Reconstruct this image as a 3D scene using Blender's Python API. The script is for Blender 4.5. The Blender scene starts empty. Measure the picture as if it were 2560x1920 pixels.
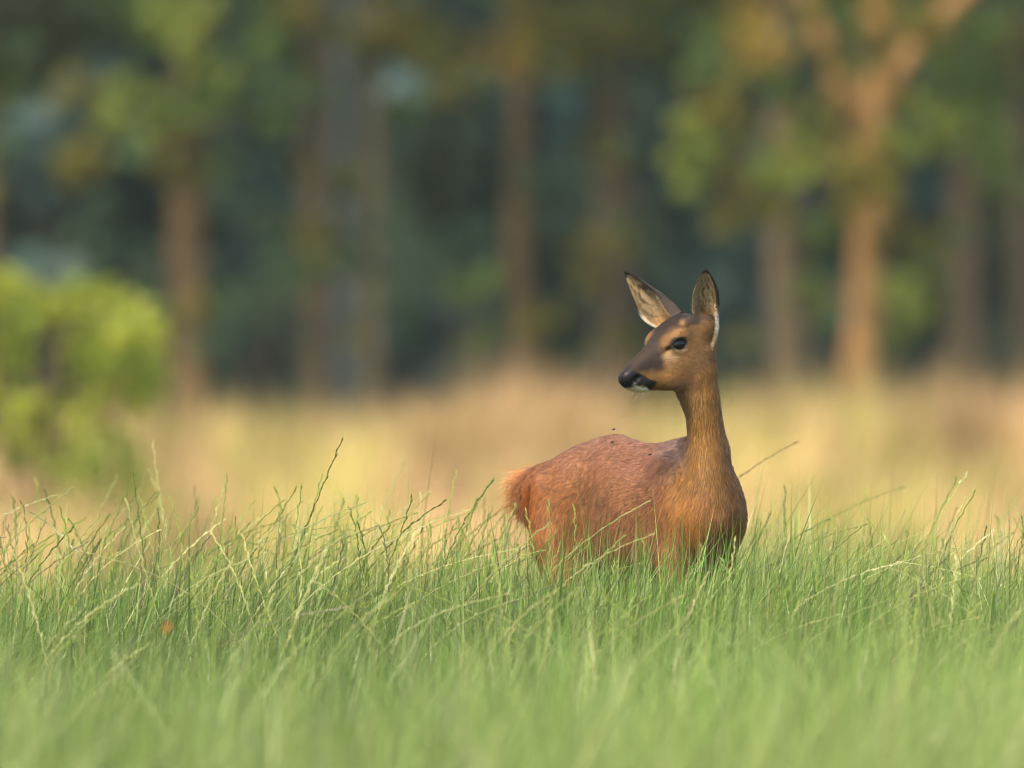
import bpy, math, random
import numpy as np
from mathutils import Vector, kdtree

rng = np.random.default_rng(11)
random.seed(11)
R = math.radians
sc = bpy.context.scene
COL = sc.collection

# ------------------------------------------------------------------ camera, sky, sun, exposure
S = 1250.0          # photograph pixels per metre where the deer stands
D0 = 30.0           # metres from the camera to the deer
CZ = 0.82           # height of the camera
cam_d = bpy.data.cameras.new('camera')
cam = bpy.data.objects.new('camera', cam_d)
COL.objects.link(cam)
cam.location = (0, -D0, CZ)
cam.rotation_euler = (R(90), 0, 0)
cam_d.sensor_width = 36.0
cam_d.lens = 36.0 * D0 / (2560 / S)
cam_d.clip_start = 0.5
cam_d.clip_end = 3000
cam_d.dof.use_dof = True
cam_d.dof.focus_distance = D0 - 0.03
cam_d.dof.aperture_fstop = cam_d.lens / 1000 / 0.105
cam_d.dof.aperture_blades = 0
sc.camera = cam

SUN_EL, SUN_AZ = 52.0, -33.0        # azimuth seen from the deer: from behind the camera, to the left
sd = Vector((math.sin(R(SUN_AZ)) * math.cos(R(SUN_EL)), -math.cos(R(SUN_AZ)) * math.cos(R(SUN_EL)), math.sin(R(SUN_EL))))
world = bpy.data.worlds.new('World')
sc.world = world
world.use_nodes = True
wn = world.node_tree
sky = wn.nodes.new('ShaderNodeTexSky')
sky.sky_type = 'NISHITA'
sky.sun_disc = False
sky.sun_elevation = R(SUN_EL)
sky.sun_rotation = math.atan2(sd.x, sd.y)
sky.dust_density = 3.0
bg = wn.nodes['Background']
bg.inputs['Strength'].default_value = 0.14
wn.links.new(sky.outputs[0], bg.inputs['Color'])
sun_d = bpy.data.lights.new('sun', 'SUN')
sun_d.energy = 2.3
sun_d.angle = R(8)
sun_d.color = (1.0, 0.83, 0.58)
sun = bpy.data.objects.new('sun', sun_d)
COL.objects.link(sun)
sun.location = sd * 60
sun.rotation_euler = sd.to_track_quat('Z', 'Y').to_euler()

vs = sc.view_settings
vs.view_transform = 'Standard'
vs.look = 'None'
vs.gamma = 1.0
vs.exposure = 1.38
vs.use_curve_mapping = False
sc.render.engine = 'CYCLES'
sc.cycles.use_denoising = True
sc.cycles.filter_width = 1.05
HAZE = 0.0002
sc.cycles.max_bounces = 6
sc.cycles.volume_bounces = 1
sc.cycles.transparent_max_bounces = 4
sc.cycles.sample_clamp_indirect = 4


# ------------------------------------------------------------------ helpers
def PX(x, y, D=D0):
    """photograph pixel (2560 x 1920) at D metres from the camera -> world point"""
    k = D / D0
    return np.array([(x - 1280) / S * k, D - D0, CZ + (960 - y) / S * k])


def sstep(a, b, x):
    t = np.clip((x - a) / (b - a), 0, 1)
    return t * t * (3 - 2 * t)


def norm(v):
    return v / np.maximum(np.linalg.norm(v, axis=-1, keepdims=True), 1e-9)


def mesh_np(name, verts, faces, attrs=None, smooth=True):
    """faces: list of integer arrays (n,3) and/or (n,4)"""
    me = bpy.data.meshes.new(name)
    verts = np.asarray(verts, np.float32)
    faces = [np.asarray(f, np.int32) for f in faces if len(f)]
    nl = sum(f.size for f in faces)
    nf = sum(len(f) for f in faces)
    me.vertices.add(len(verts))
    me.vertices.foreach_set('co', verts.ravel())
    me.loops.add(nl)
    me.loops.foreach_set('vertex_index', np.concatenate([f.ravel() for f in faces]))
    me.polygons.add(nf)
    tot = np.concatenate([np.full(len(f), f.shape[1], np.int32) for f in faces])
    st = np.concatenate([[0], np.cumsum(tot)[:-1]]).astype(np.int32)
    me.polygons.foreach_set('loop_start', st)
    me.polygons.foreach_set('use_smooth', np.full(nf, smooth))
    me.update(calc_edges=True)
    for k, v in (attrs or {}).items():
        v = np.asarray(v, np.float32)
        if v.ndim == 2:
            at = me.attributes.new(k, 'FLOAT_COLOR', 'POINT')
            v4 = np.ones((len(v), 4), np.float32)
            v4[:, :3] = v
            at.data.foreach_set('color', v4.ravel())
        else:
            at = me.attributes.new(k, 'FLOAT', 'POINT')
            at.data.foreach_set('value', v)
    return me


def obj(name, me, mat, parent=None, loc=None, **props):
    o = bpy.data.objects.new(name, me)
    COL.objects.link(o)
    if mat is not None and me is not None:
        if len(me.materials) == 0:
            me.materials.append(mat)
    if parent is not None:
        o.parent = parent
    if loc is not None:
        o.location = loc
    for k, v in props.items():
        o[k] = v
    return o


def empty(name, loc, **props):
    o = bpy.data.objects.new(name, None)
    COL.objects.link(o)
    o.location = loc
    o.empty_display_size = 0.1
    for k, v in props.items():
        o[k] = v
    return o


def new_mat(name):
    m = bpy.data.materials.new(name)
    m.use_nodes = True
    nt = m.node_tree
    nt.nodes.clear()
    out = nt.nodes.new('ShaderNodeOutputMaterial')
    return m, nt, out


def attr_node(nt, name):
    a = nt.nodes.new('ShaderNodeAttribute')
    a.attribute_name = name
    return a


def mat_leafy(name, transl=0.4, rough=0.5, spec=0.3, noise=None):
    """colour from the mesh's own 'tint', partly translucent like a blade or leaf"""
    m, nt, out = new_mat(name)
    a = attr_node(nt, 'tint')
    p = nt.nodes.new('ShaderNodeBsdfPrincipled')
    p.inputs['Roughness'].default_value = rough
    p.inputs['Specular IOR Level'].default_value = spec
    t = nt.nodes.new('ShaderNodeBsdfTranslucent')
    mx = nt.nodes.new('ShaderNodeMixShader')
    mx.inputs[0].default_value = transl
    col = a.outputs['Color']
    if noise:
        n = nt.nodes.new('ShaderNodeTexNoise')
        n.inputs['Scale'].default_value = noise
        g = nt.nodes.new('ShaderNodeNewGeometry')
        nt.links.new(g.outputs['Position'], n.inputs['Vector'])
        mr = nt.nodes.new('ShaderNodeMapRange')
        mr.inputs[1].default_value = 0.3
        mr.inputs[2].default_value = 0.7
        mr.inputs[3].default_value = 0.75
        mr.inputs[4].default_value = 1.25
        nt.links.new(n.outputs['Fac'], mr.inputs[0])
        mm = nt.nodes.new('ShaderNodeVectorMath')
        mm.operation = 'SCALE'
        nt.links.new(col, mm.inputs[0])
        nt.links.new(mr.outputs[0], mm.inputs['Scale'])
        col = mm.outputs[0]
    nt.links.new(col, p.inputs['Base Color'])
    nt.links.new(col, t.inputs['Color'])
    nt.links.new(p.outputs[0], mx.inputs[1])
    nt.links.new(t.outputs[0], mx.inputs[2])
    nt.links.new(mx.outputs[0], out.inputs['Surface'])
    return m


def mat_bark(name, c1, c2):
    m, nt, out = new_mat(name)
    p = nt.nodes.new('ShaderNodeBsdfPrincipled')
    p.inputs['Roughness'].default_value = 0.9
    p.inputs['Specular IOR Level'].default_value = 0.1
    tc = nt.nodes.new('ShaderNodeTexCoord')
    mp = nt.nodes.new('ShaderNodeMapping')
    mp.inputs['Scale'].default_value = (9, 9, 2.2)
    n = nt.nodes.new('ShaderNodeTexNoise')
    n.inputs['Scale'].default_value = 1.5
    n.inputs['Detail'].default_value = 6
    r = nt.nodes.new('ShaderNodeValToRGB')
    r.color_ramp.elements[0].position = 0.35
    r.color_ramp.elements[1].position = 0.65
    r.color_ramp.elements[0].color = (*c1, 1)
    r.color_ramp.elements[1].color = (*c2, 1)
    b = nt.nodes.new('ShaderNodeBump')
    b.inputs['Strength'].default_value = 0.6
    b.inputs['Distance'].default_value = 0.02
    nt.links.new(tc.outputs['Object'], mp.inputs[0])
    nt.links.new(mp.outputs[0], n.inputs['Vector'])
    nt.links.new(n.outputs['Fac'], r.inputs[0])
    nt.links.new(n.outputs['Fac'], b.inputs['Height'])
    nt.links.new(r.outputs[0], p.inputs['Base Color'])
    nt.links.new(b.outputs[0], p.inputs['Normal'])
    nt.links.new(p.outputs[0], out.inputs['Surface'])
    return m


# ------------------------------------------------------------------ terrain
TY = np.array([-60, -30, -12, -5, -2, 0, 1.0, 2.0, 4, 8, 15, 35, 62, 80, 130, 136, 175, 250, 3000], float)
TZ = np.array([-.20, -.16, -.11, -.055, -.015, .02, .03, 0, -.11, -.36, -.44, -.25, -.06, .03, .4, 1.0, 26, 34, 34], float)  # steep bank at the far end is added to block the sky


def ground_z(x, y):
    z = np.interp(y, TY, TZ)
    w = sstep(-14, -3, y) * (1 - sstep(3.0, 9, y))
    z = z + w * (0.03 * np.sin(x * 1.7 + 0.6) - 0.035 * np.clip(x, -3, 3) * 0.6)
    f = sstep(20, 50, y)
    return z + f * 0.06 * np.sin(x * 0.55 + y * 0.13) + f * 0.04 * np.sin(x * 1.3 - y * 0.21)


def build_ground():
    ys = np.unique(np.concatenate([np.linspace(-60, -14, 12), np.linspace(-14, 12, 80), np.linspace(12, 180, 110), [200, 250, 320, 400]]))
    xs = np.unique(np.concatenate([[-300, -180, -100, -50], np.linspace(-25, -4, 22), np.linspace(-4, 4, 41), np.linspace(4, 25, 22), [50, 100, 180, 300]]))
    X, Y = np.meshgrid(xs, ys)
    Z = ground_z(X, Y)
    v = np.stack([X, Y, Z], -1).reshape(-1, 3)
    nx, ny = len(xs), len(ys)
    i = np.arange((ny - 1) * nx).reshape(ny - 1, nx)[:, :-1].ravel()
    f = np.stack([i, i + 1, i + nx + 1, i + nx], 1)
    m, nt, out = new_mat('field_soil_and_thatch')
    p = nt.nodes.new('ShaderNodeBsdfPrincipled')
    p.inputs['Roughness'].default_value = 0.95
    p.inputs['Specular IOR Level'].default_value = 0.05
    g = nt.nodes.new('ShaderNodeNewGeometry')
    sep = nt.nodes.new('ShaderNodeSeparateXYZ')
    n = nt.nodes.new('ShaderNodeTexNoise')
    n.inputs['Scale'].default_value = 0.35
    n.inputs['Detail'].default_value = 5
    nt.links.new(g.outputs['Position'], sep.inputs[0])
    nt.links.new(g.outputs['Position'], n.inputs['Vector'])
    mr = nt.nodes.new('ShaderNodeMapRange')
    mr.inputs[1].default_value = 6
    mr.inputs[2].default_value = 14
    nt.links.new(sep.outputs['Y'], mr.inputs[0])
    ra = nt.nodes.new('ShaderNodeValToRGB')
    ra.color_ramp.elements[0].color = (.06, .085, .025, 1)
    ra.color_ramp.elements[1].color = (.10, .13, .035, 1)
    rb = nt.nodes.new('ShaderNodeValToRGB')
    rb.color_ramp.elements[0].position = .35
    rb.color_ramp.elements[1].position = .65
    rb.color_ramp.elements[0].color = (.26, .20, .085, 1)
    rb.color_ramp.elements[1].color = (.38, .27, .13, 1)
    mx = nt.nodes.new('ShaderNodeMix')
    mx.data_type = 'RGBA'
    nt.links.new(n.outputs['Fac'], ra.inputs[0])
    nt.links.new(n.outputs['Fac'], rb.inputs[0])
    nt.links.new(mr.outputs[0], mx.inputs[0])
    nt.links.new(ra.outputs[0], mx.inputs[6])
    nt.links.new(rb.outputs[0], mx.inputs[7])
    # leaf litter under the trees
    mr2 = nt.nodes.new('ShaderNodeMapRange')
    mr2.inputs[1].default_value = 78
    mr2.inputs[2].default_value = 88
    nt.links.new(sep.outputs['Y'], mr2.inputs[0])
    mx2 = nt.nodes.new('ShaderNodeMix')
    mx2.data_type = 'RGBA'
    mx2.inputs[7].default_value = (.030, .050, .028, 1)
    nt.links.new(mr2.outputs[0], mx2.inputs[0])
    nt.links.new(mx.outputs[2], mx2.inputs[6])
    nt.links.new(mx2.outputs[2], p.inputs['Base Color'])
    nt.links.new(p.outputs[0], out.inputs['Surface'])
    obj('ground', mesh_np('ground', v, [f]), m, kind='structure')


build_ground()

# the evening air: one even box of thin haze round everything
hv = np.array([[x, y, z] for x in (-310, 310) for y in (-70, 410) for z in (-2.0, 62)], float)
hf = np.array([[0, 1, 3, 2], [4, 6, 7, 5], [0, 4, 5, 1], [2, 3, 7, 6], [0, 2, 6, 4], [1, 5, 7, 3]])
hm, nt, out = new_mat('haze_air')
pv = nt.nodes.new('ShaderNodeVolumePrincipled')
pv.inputs['Color'].default_value = (.62, .82, .88, 1)
pv.inputs['Density'].default_value = HAZE
pv.inputs['Anisotropy'].default_value = 0.0
nt.links.new(pv.outputs[0], out.inputs['Volume'])
obj('haze', mesh_np('haze', hv, [hf], smooth=False), hm, kind='stuff')

# ------------------------------------------------------------------ wood edge behind the meadow
M_LEAF = mat_leafy('tree_leaf', 0.35, 0.55, 0.25)
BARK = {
    'gold': mat_bark('bark_sunlit_gold', (.27, .15, .055), (.39, .23, .085)),  # warm sunlight on the trunk put into the bark colour
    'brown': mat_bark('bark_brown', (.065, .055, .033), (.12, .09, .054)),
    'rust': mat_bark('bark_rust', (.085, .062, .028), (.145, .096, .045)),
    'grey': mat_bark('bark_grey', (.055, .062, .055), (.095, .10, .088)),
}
TINTS = {  # leaf colours, with sunlit clumps and shaded gaps painted in
    'olive': (.175, .165, .024), 'bright': (.20, .26, .04), 'teal': (.10, .17, .085),
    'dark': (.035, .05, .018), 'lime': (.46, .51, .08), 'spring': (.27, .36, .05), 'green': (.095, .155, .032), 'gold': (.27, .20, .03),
    'blue': (.056, .100, .090), 'deep': (.058, .092, .046),
}


def leaf_cloud(clumps, size, seed=None):
    """clumps: rows (x, y, z, rx, ry, rz, count, tint); returns one mesh of single leaves"""
    vs_, cs_ = [], []
    for (x, y, z, rx, ry, rz, n, tint) in clumps:
        n = int(n)
        d = norm(rng.normal(size=(n, 3)))
        # small sprays of leaves rather than an even ball
        k = max(3, n // 14)
        hub = norm(rng.normal(size=(k, 3))) * (rng.random((k, 1)) ** 0.45)
        h = hub[rng.integers(0, k, n)]
        p = h + d * rng.random((n, 1)) ** 0.5 * 0.28
        p = p * np.array([rx, ry, rz]) + np.array([x, y, z])
        s = size * rng.uniform(0.6, 1.3, (n, 1))
        a = norm(rng.normal(size=(n, 3)) + np.array([0, 0, -0.3]))
        b = norm(np.cross(a, rng.normal(size=(n, 3))))
        q = np.stack([p - a * s * .5, p + b * s * .28, p + a * s * .6, p - b * s * .28], 1)
        vs_.append(q.reshape(-1, 3))
        c = np.array(TINTS[tint])[None, :] * rng.uniform(0.7, 1.35, (n, 1)) * (1 + rng.normal(0, .07, (n, 3)))
        cs_.append(np.repeat(c, 4, 0))
    v = np.concatenate(vs_)
    c = np.clip(np.concatenate(cs_), 0.004, 0.8)
    f = np.arange(len(v)).reshape(-1, 4)
    return mesh_np('leaves', v, [f], {'tint': c}, smooth=False)


def tube_mesh(paths, ring=10, wob=0.06):
    """paths: list of (points, radii); tapered limbs with uneven bark outline"""
    V, F, base = [], [], 0
    for pts, rad in paths:
        pts = np.asarray(pts, float)
        rad = np.asarray(rad, float)
        m = max(6, len(pts) * 5)
        t = np.linspace(0, len(pts) - 1, m)
        i0 = np.clip(t.astype(int), 0, len(pts) - 2)
        fr = (t - i0)[:, None]
        fr = fr * fr * (3 - 2 * fr) * .35 + fr * .65
        P = pts[i0] * (1 - fr) + pts[i0 + 1] * fr
        r = np.interp(t, np.arange(len(rad)), rad)
        P = P + rng.normal(0, 1, P.shape) * r[:, None] * wob * np.array([1, 1, .2])
        T = norm(np.gradient(P, axis=0))
        A = norm(np.cross(T, np.array([0.13, 0.98, 0.1])))
        B = np.cross(T, A)
        ang = np.linspace(0, 2 * math.pi, ring, endpoint=False)
        rr = r[:, None] * (1 + rng.normal(0, wob, (m, ring)))
        ringv = P[:, None, :] + rr[..., None] * (np.cos(ang)[None, :, None] * A[:, None, :] + np.sin(ang)[None, :, None] * B[:, None, :])
        V.append(ringv.reshape(-1, 3))
        i = np.arange((m - 1) * ring).reshape(m - 1, ring)
        j = np.roll(i, -1, 1)
        F.append(np.stack([i, j, j + ring, i + ring], -1).reshape(-1, 4) + base)
        base += m * ring
    return mesh_np('limb', np.concatenate(V), [np.concatenate(F)])


def tree(name, label, cat, px, D, wpx, bark, lean=0.0, top=8.0, limbs=(), clumps=(), group=None, crown=None, leaf=0.11, hang=()):
    """px: photograph column of the trunk foot; clumps in photograph pixels at the tree's own distance"""
    k = D / D0
    sc_px = S / k
    x0 = (px - 1280) / sc_px
    y0 = D - D0
    z0 = float(ground_z(np.array(x0), np.array(y0))) - .05
    t = empty(name, (x0, y0, z0), label=label, category=cat)
    if group:
        t['group'] = group
    r = wpx / sc_px / 2
    h = top
    pts = [(0, 0, 0), (0.02, 0, .35), (lean * .25, .05, h * .25), (lean * .55, -.05, h * .5), (lean, 0, h)]
    obj('trunk', tube_mesh([(pts, [r * 1.35, r * 1.05, r * .93, r * .62, r * .3])]), BARK[bark], t)
    for (ps, w0, w1) in limbs:
        lp = [PX(a, b, D + c) - np.array([x0, y0, z0]) for (a, b, c) in ps]
        obj('limb', tube_mesh([(lp, np.linspace(w0, w1, len(lp)) / sc_px / 2)]), BARK[bark], t)
    cl = []
    clumps = list(clumps)
    for (kinds, n_, ylo, yhi, spread) in hang:         # low outer sprays of the crown
        for _ in range(n_):
            clumps.append((px + rng.uniform(-spread, spread), rng.uniform(ylo, yhi), rng.uniform(45, 85), kinds[rng.integers(len(kinds))], rng.uniform(-.9, .9)))
    if wpx > 70 and bark != 'gold':                                        # thin side shoots on the stem
        for _ in range(9):
            clumps.append((px + rng.normal(0, wpx * .5), rng.uniform(60, 860), rng.uniform(22, 42), ['olive', 'green', 'teal', 'olive'][rng.integers(4)], rng.uniform(-.7, -.25)))
    for (a, b, rr, kind, dy) in clumps:
        p = PX(a, b, D + dy) - np.array([x0, y0, z0])
        rm = rr / sc_px
        cl.append((*p, rm, rm * 1.1, rm, (70 + 1500 * rm * rm) * (.11 / leaf) ** 2, kind))
    if crown:
        kind, cz, cr, ch, n = crown
        for i in range(n):
            a = rng.uniform(0, 2 * math.pi)
            rad = cr * math.sqrt(rng.random())
            q = cr * rng.uniform(.3, .5)
            cl.append((math.cos(a) * rad + lean, math.sin(a) * rad, cz + rng.uniform(-ch, ch), q, q, q * .75, 260 * (.11 / leaf) ** 2, kind))
    if cl:
        obj('crown', leaf_cloud(cl, leaf), M_LEAF, t)
    return t


# front row, matched to the trunks that can be told apart in the photograph
tree('pine_tree', 'forked tree with sunlight painted golden on its bark, its two big limbs spreading above the deer', 'tree', 2137, 105, 84, 'gold', lean=.32, top=7.5,
     limbs=[([(2172, 335, 0), (2105, 215, -.2), (2045, 75, -.3), (1995, -60, -.3)], 54, 40),
            ([(2185, 255, 0), (2265, 135, .1), (2360, 30, .2), (2470, -80, .2)], 54, 40)],
     clumps=[(1790, 250, 100, 'olive', -1.5), (1760, 390, 105, 'bright', -1.5), (1860, 350, 100, 'olive', -1.2), (1960, 430, 95, 'bright', -1.2),
             (1850, 470, 70, 'olive', -1), (2060, 330, 80, 'olive', -.8), (2130, 440, 100, 'olive', -1.2), (2230, 450, 80, 'olive', -1),
             (2300, 330, 95, 'bright', -1), (2250, 260, 50, 'olive', 1), (2420, 250, 110, 'green', 1), (2520, 380, 110, 'green', -.6),
             (2470, 130, 110, 'green', .8), (2100, 60, 90, 'green', 1), (1900, 90, 100, 'gold', -1), (1950, 190, 70, 'green', 1),
             (2070, 560, 55, 'green', -.5), (2230, 560, 60, 'olive', .7), (2150, 420, 60, 'olive', -.7), (2190, 380, 45, 'gold', -.7), (2120, 500, 45, 'olive', -.7), (2280, 60, 70, 'olive', -.5), (2350, 180, 60, 'green', .6), (2080, 150, 38, 'olive', -.7), (2030, 20, 50, 'olive', -.8), (2330, 70, 50, 'olive', -.6), (2180, 130, 50, 'olive', -.8), (2200, 20, 60, 'gold', -.8), (2190, 620, 32, 'olive', -.6)],
     crown=('olive', 7.5, 3.6, 2.6, 26))
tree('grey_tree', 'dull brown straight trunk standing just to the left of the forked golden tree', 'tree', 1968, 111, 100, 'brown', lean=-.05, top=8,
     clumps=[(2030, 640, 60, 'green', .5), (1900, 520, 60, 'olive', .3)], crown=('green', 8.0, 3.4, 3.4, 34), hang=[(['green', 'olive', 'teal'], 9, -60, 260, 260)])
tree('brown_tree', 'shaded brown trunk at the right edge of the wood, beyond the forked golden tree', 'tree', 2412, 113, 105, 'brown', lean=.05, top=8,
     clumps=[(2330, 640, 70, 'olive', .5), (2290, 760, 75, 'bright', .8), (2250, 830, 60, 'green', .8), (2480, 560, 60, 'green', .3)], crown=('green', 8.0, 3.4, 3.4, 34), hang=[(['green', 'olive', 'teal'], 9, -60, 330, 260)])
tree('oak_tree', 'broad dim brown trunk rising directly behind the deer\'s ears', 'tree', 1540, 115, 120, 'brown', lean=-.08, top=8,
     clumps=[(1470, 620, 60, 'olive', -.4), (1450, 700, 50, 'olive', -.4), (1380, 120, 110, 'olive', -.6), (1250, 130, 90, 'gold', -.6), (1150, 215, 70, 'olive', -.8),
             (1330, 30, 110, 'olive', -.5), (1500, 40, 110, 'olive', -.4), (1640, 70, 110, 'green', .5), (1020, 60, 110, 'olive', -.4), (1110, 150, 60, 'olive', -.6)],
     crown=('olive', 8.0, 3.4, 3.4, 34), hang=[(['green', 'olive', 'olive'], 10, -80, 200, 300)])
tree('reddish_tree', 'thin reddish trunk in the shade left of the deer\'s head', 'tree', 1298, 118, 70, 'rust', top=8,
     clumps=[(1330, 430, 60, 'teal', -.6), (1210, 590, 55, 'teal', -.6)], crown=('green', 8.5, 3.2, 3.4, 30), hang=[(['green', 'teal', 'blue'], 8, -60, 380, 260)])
tree('rust_tree', 'orange brown trunk just right of the bright lime bush', 'tree', 470, 111, 92, 'rust', lean=-.03, top=8,
     clumps=[(440, 60, 110, 'bright', -.5), (330, 40, 90, 'green', .2), (310, 260, 95, 'bright', -.8), (520, 180, 70, 'bright', -.6), (470, 440, 50, 'olive', -.4),
             (330, 390, 60, 'teal', .4), (620, 240, 70, 'green', .6)], crown=('bright', 8.0, 3.4, 3.2, 30), hang=[(['green', 'teal', 'olive', 'green'], 12, -60, 420, 300)])
tree('olive_tree', 'slim mossy green brown trunk between the orange brown trunk and the deer', 'tree', 790, 115, 78, 'brown', top=8,
     clumps=[(790, 590, 60, 'olive', -.3), (900, 620, 70, 'teal', .3), (860, 470, 60, 'teal', .4), (900, 60, 100, 'olive', -.2), (760, 100, 90, 'green', .3)],
     crown=('olive', 8.2, 3.4, 3.2, 30), hang=[(['green', 'teal', 'blue'], 10, -60, 480, 280)])
tree('pale_tree', 'pale grey trunk in the middle of the wood, seen high up between dark gaps', 'tree', 868, 126, 62, 'grey', lean=-.15, top=9, crown=('teal', 8.6, 2.8, 2.2, 18))
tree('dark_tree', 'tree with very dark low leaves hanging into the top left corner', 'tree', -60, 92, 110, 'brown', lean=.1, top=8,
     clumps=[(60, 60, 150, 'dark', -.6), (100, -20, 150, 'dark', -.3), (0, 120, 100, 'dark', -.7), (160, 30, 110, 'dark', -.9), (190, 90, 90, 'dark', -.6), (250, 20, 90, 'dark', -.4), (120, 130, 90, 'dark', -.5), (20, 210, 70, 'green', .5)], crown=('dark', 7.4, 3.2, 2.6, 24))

# dim trees deeper in the wood: one kind that nothing in the picture tells apart
for i, (px, D, w) in enumerate([(930, 132, 46), (2560, 122, 70), (-250, 118, 80), (2800, 116, 80), (-520, 110, 90), (3080, 110, 90), (-800, 122, 80), (3350, 122, 80)]):
    tree('forest_tree', {930: 'thin dim trunk deep in the wood, left of the thin reddish trunk', 2560: 'dim trunk cut off by the right border of the picture'}.get(px, 'dim blurred tree standing in the shade deep in the wood'), 'tree', px, D, w, 'brown', lean=rng.uniform(-.2, .2),
         top=rng.uniform(8, 10), group='shaded trees deep in the wood', crown=(['green', 'teal', 'olive'][i % 3], 9.5, 3.4, 4.6, 46), leaf=.18)


def shrub(label, clumps, D, name='understory_shrub', group=None, leaf=.10, per=620, stems=True, mat=None):
    per = per * 2.2
    cx = np.mean([c[0] for c in clumps])
    k = D / D0
    x0, y0 = (cx - 1280) / S * k, D - D0
    z0 = float(ground_z(np.array(x0), np.array(y0)))
    t = empty(name, (x0, y0, z0), label=label, category='shrub')
    if group:
        t['group'] = group
    cl, st = [], []
    for (a, b, rr, kind, dy) in clumps:
        p = PX(a, b, D + dy) - np.array([x0, y0, z0])
        rm = rr * k / S
        cl.append((*p, rm, rm, rm, 50 + per * rm * rm * (0.11 / leaf) ** 2, kind))
        st.append(([(p[0] * .25, p[1] * .25, -.05), (p[0] * .6, p[1] * .6, p[2] * .5), p], [.022, .016, .006]))
    obj('foliage', leaf_cloud(cl, leaf), mat or M_LEAF, t)
    obj('stem', tube_mesh(st[::max(1, len(st) // 9)], 6), BARK['brown'], t)
    return t


shrub('pale teal shrub growing in front of the dark gap between two trunks', [(620, 760, 80, 'teal', 0), (680, 700, 60, 'teal', 0), (560, 820, 60, 'teal', .3), (700, 640, 50, 'teal', .5)], 114)
shrub('pale bluish green shrub at the far left above the lime bush', [(225, 570, 80, 'teal', 0), (130, 490, 70, 'blue', 0), (60, 430, 70, 'blue', .3), (320, 640, 50, 'teal', .4)], 114)
shrub('small pale shrub in the shade to the right of the dark gap', [(1170, 590, 60, 'teal', 0), (1120, 640, 45, 'teal', .3), (1010, 800, 50, 'green', 0)], 117)
shrub('dim shrub between the thin reddish trunk and the broad trunk behind the deer', [(1190, 720, 70, 'green', 0), (1330, 800, 70, 'olive', .4), (1220, 860, 60, 'green', .2)], 112)
shrub('low green shrub around the foot of the forked golden tree', [(2240, 740, 80, 'bright', 0), (2310, 690, 60, 'green', .3), (2220, 830, 60, 'green', 0), (2030, 720, 55, 'green', .4), (2050, 800, 45, 'green', .3)], 107)

# the far wood that closes the view: too dense to count
cl = []
for i in range(1300):
    x = rng.uniform(-24, 24)
    z = rng.uniform(0, 1) ** .8 * 17
    y = rng.uniform(106, 128)
    q = rng.uniform(.8, 1.6)
    cl.append((x, y, z + .6, q, q, q, 60, ['blue', 'deep', 'deep', 'blue', 'dark'][i % 5]))
back = []
for i in range(420):
    q = rng.uniform(1.6, 2.6)
    back.append((rng.uniform(-30, 30), rng.uniform(131, 142), rng.uniform(0, 24), q, q, q, 70, ['deep', 'blue', 'deep'][i % 3]))
cl += back
obj('far_wood', leaf_cloud(cl, .62), M_LEAF, kind='stuff', label='dark mass of leaves closing the back of the wood', category='wood')

# the lime bush in the meadow at the left
M_BUSH = mat_leafy('bush_leaf', 0.55, 0.5, 0.3)
b_cl = []
top = lambda a: np.interp(a, [-150, 0, 60, 130, 190, 260, 330, 400, 440], [700, 680, 700, 775, 712, 700, 770, 800, 900])
for i in range(74):
    a = rng.uniform(-150, 365)
    u = rng.random() ** 1.2
    b = top(a) + 55 + u * (1260 - top(a))
    kind = 'lime' if u < .6 and rng.random() < .75 else ('spring' if u < .85 else 'bright')  # light on the bush put into its tints, palest at the top
    b_cl.append((a, b, rng.uniform(40, 92), kind, rng.uniform(-.4, .4)))
for i in range(60):
    a = rng.uniform(-150, 405)
    b_cl.append((a, top(a) + rng.uniform(-10, 60), rng.uniform(14, 34), 'lime' if rng.random() < .7 else 'spring', rng.uniform(-.4, .3)))
shrub('bright lime green bush in the blond meadow at the left edge', b_cl, 74, name='leafy_bush', leaf=.055, per=400, mat=M_BUSH)

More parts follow.
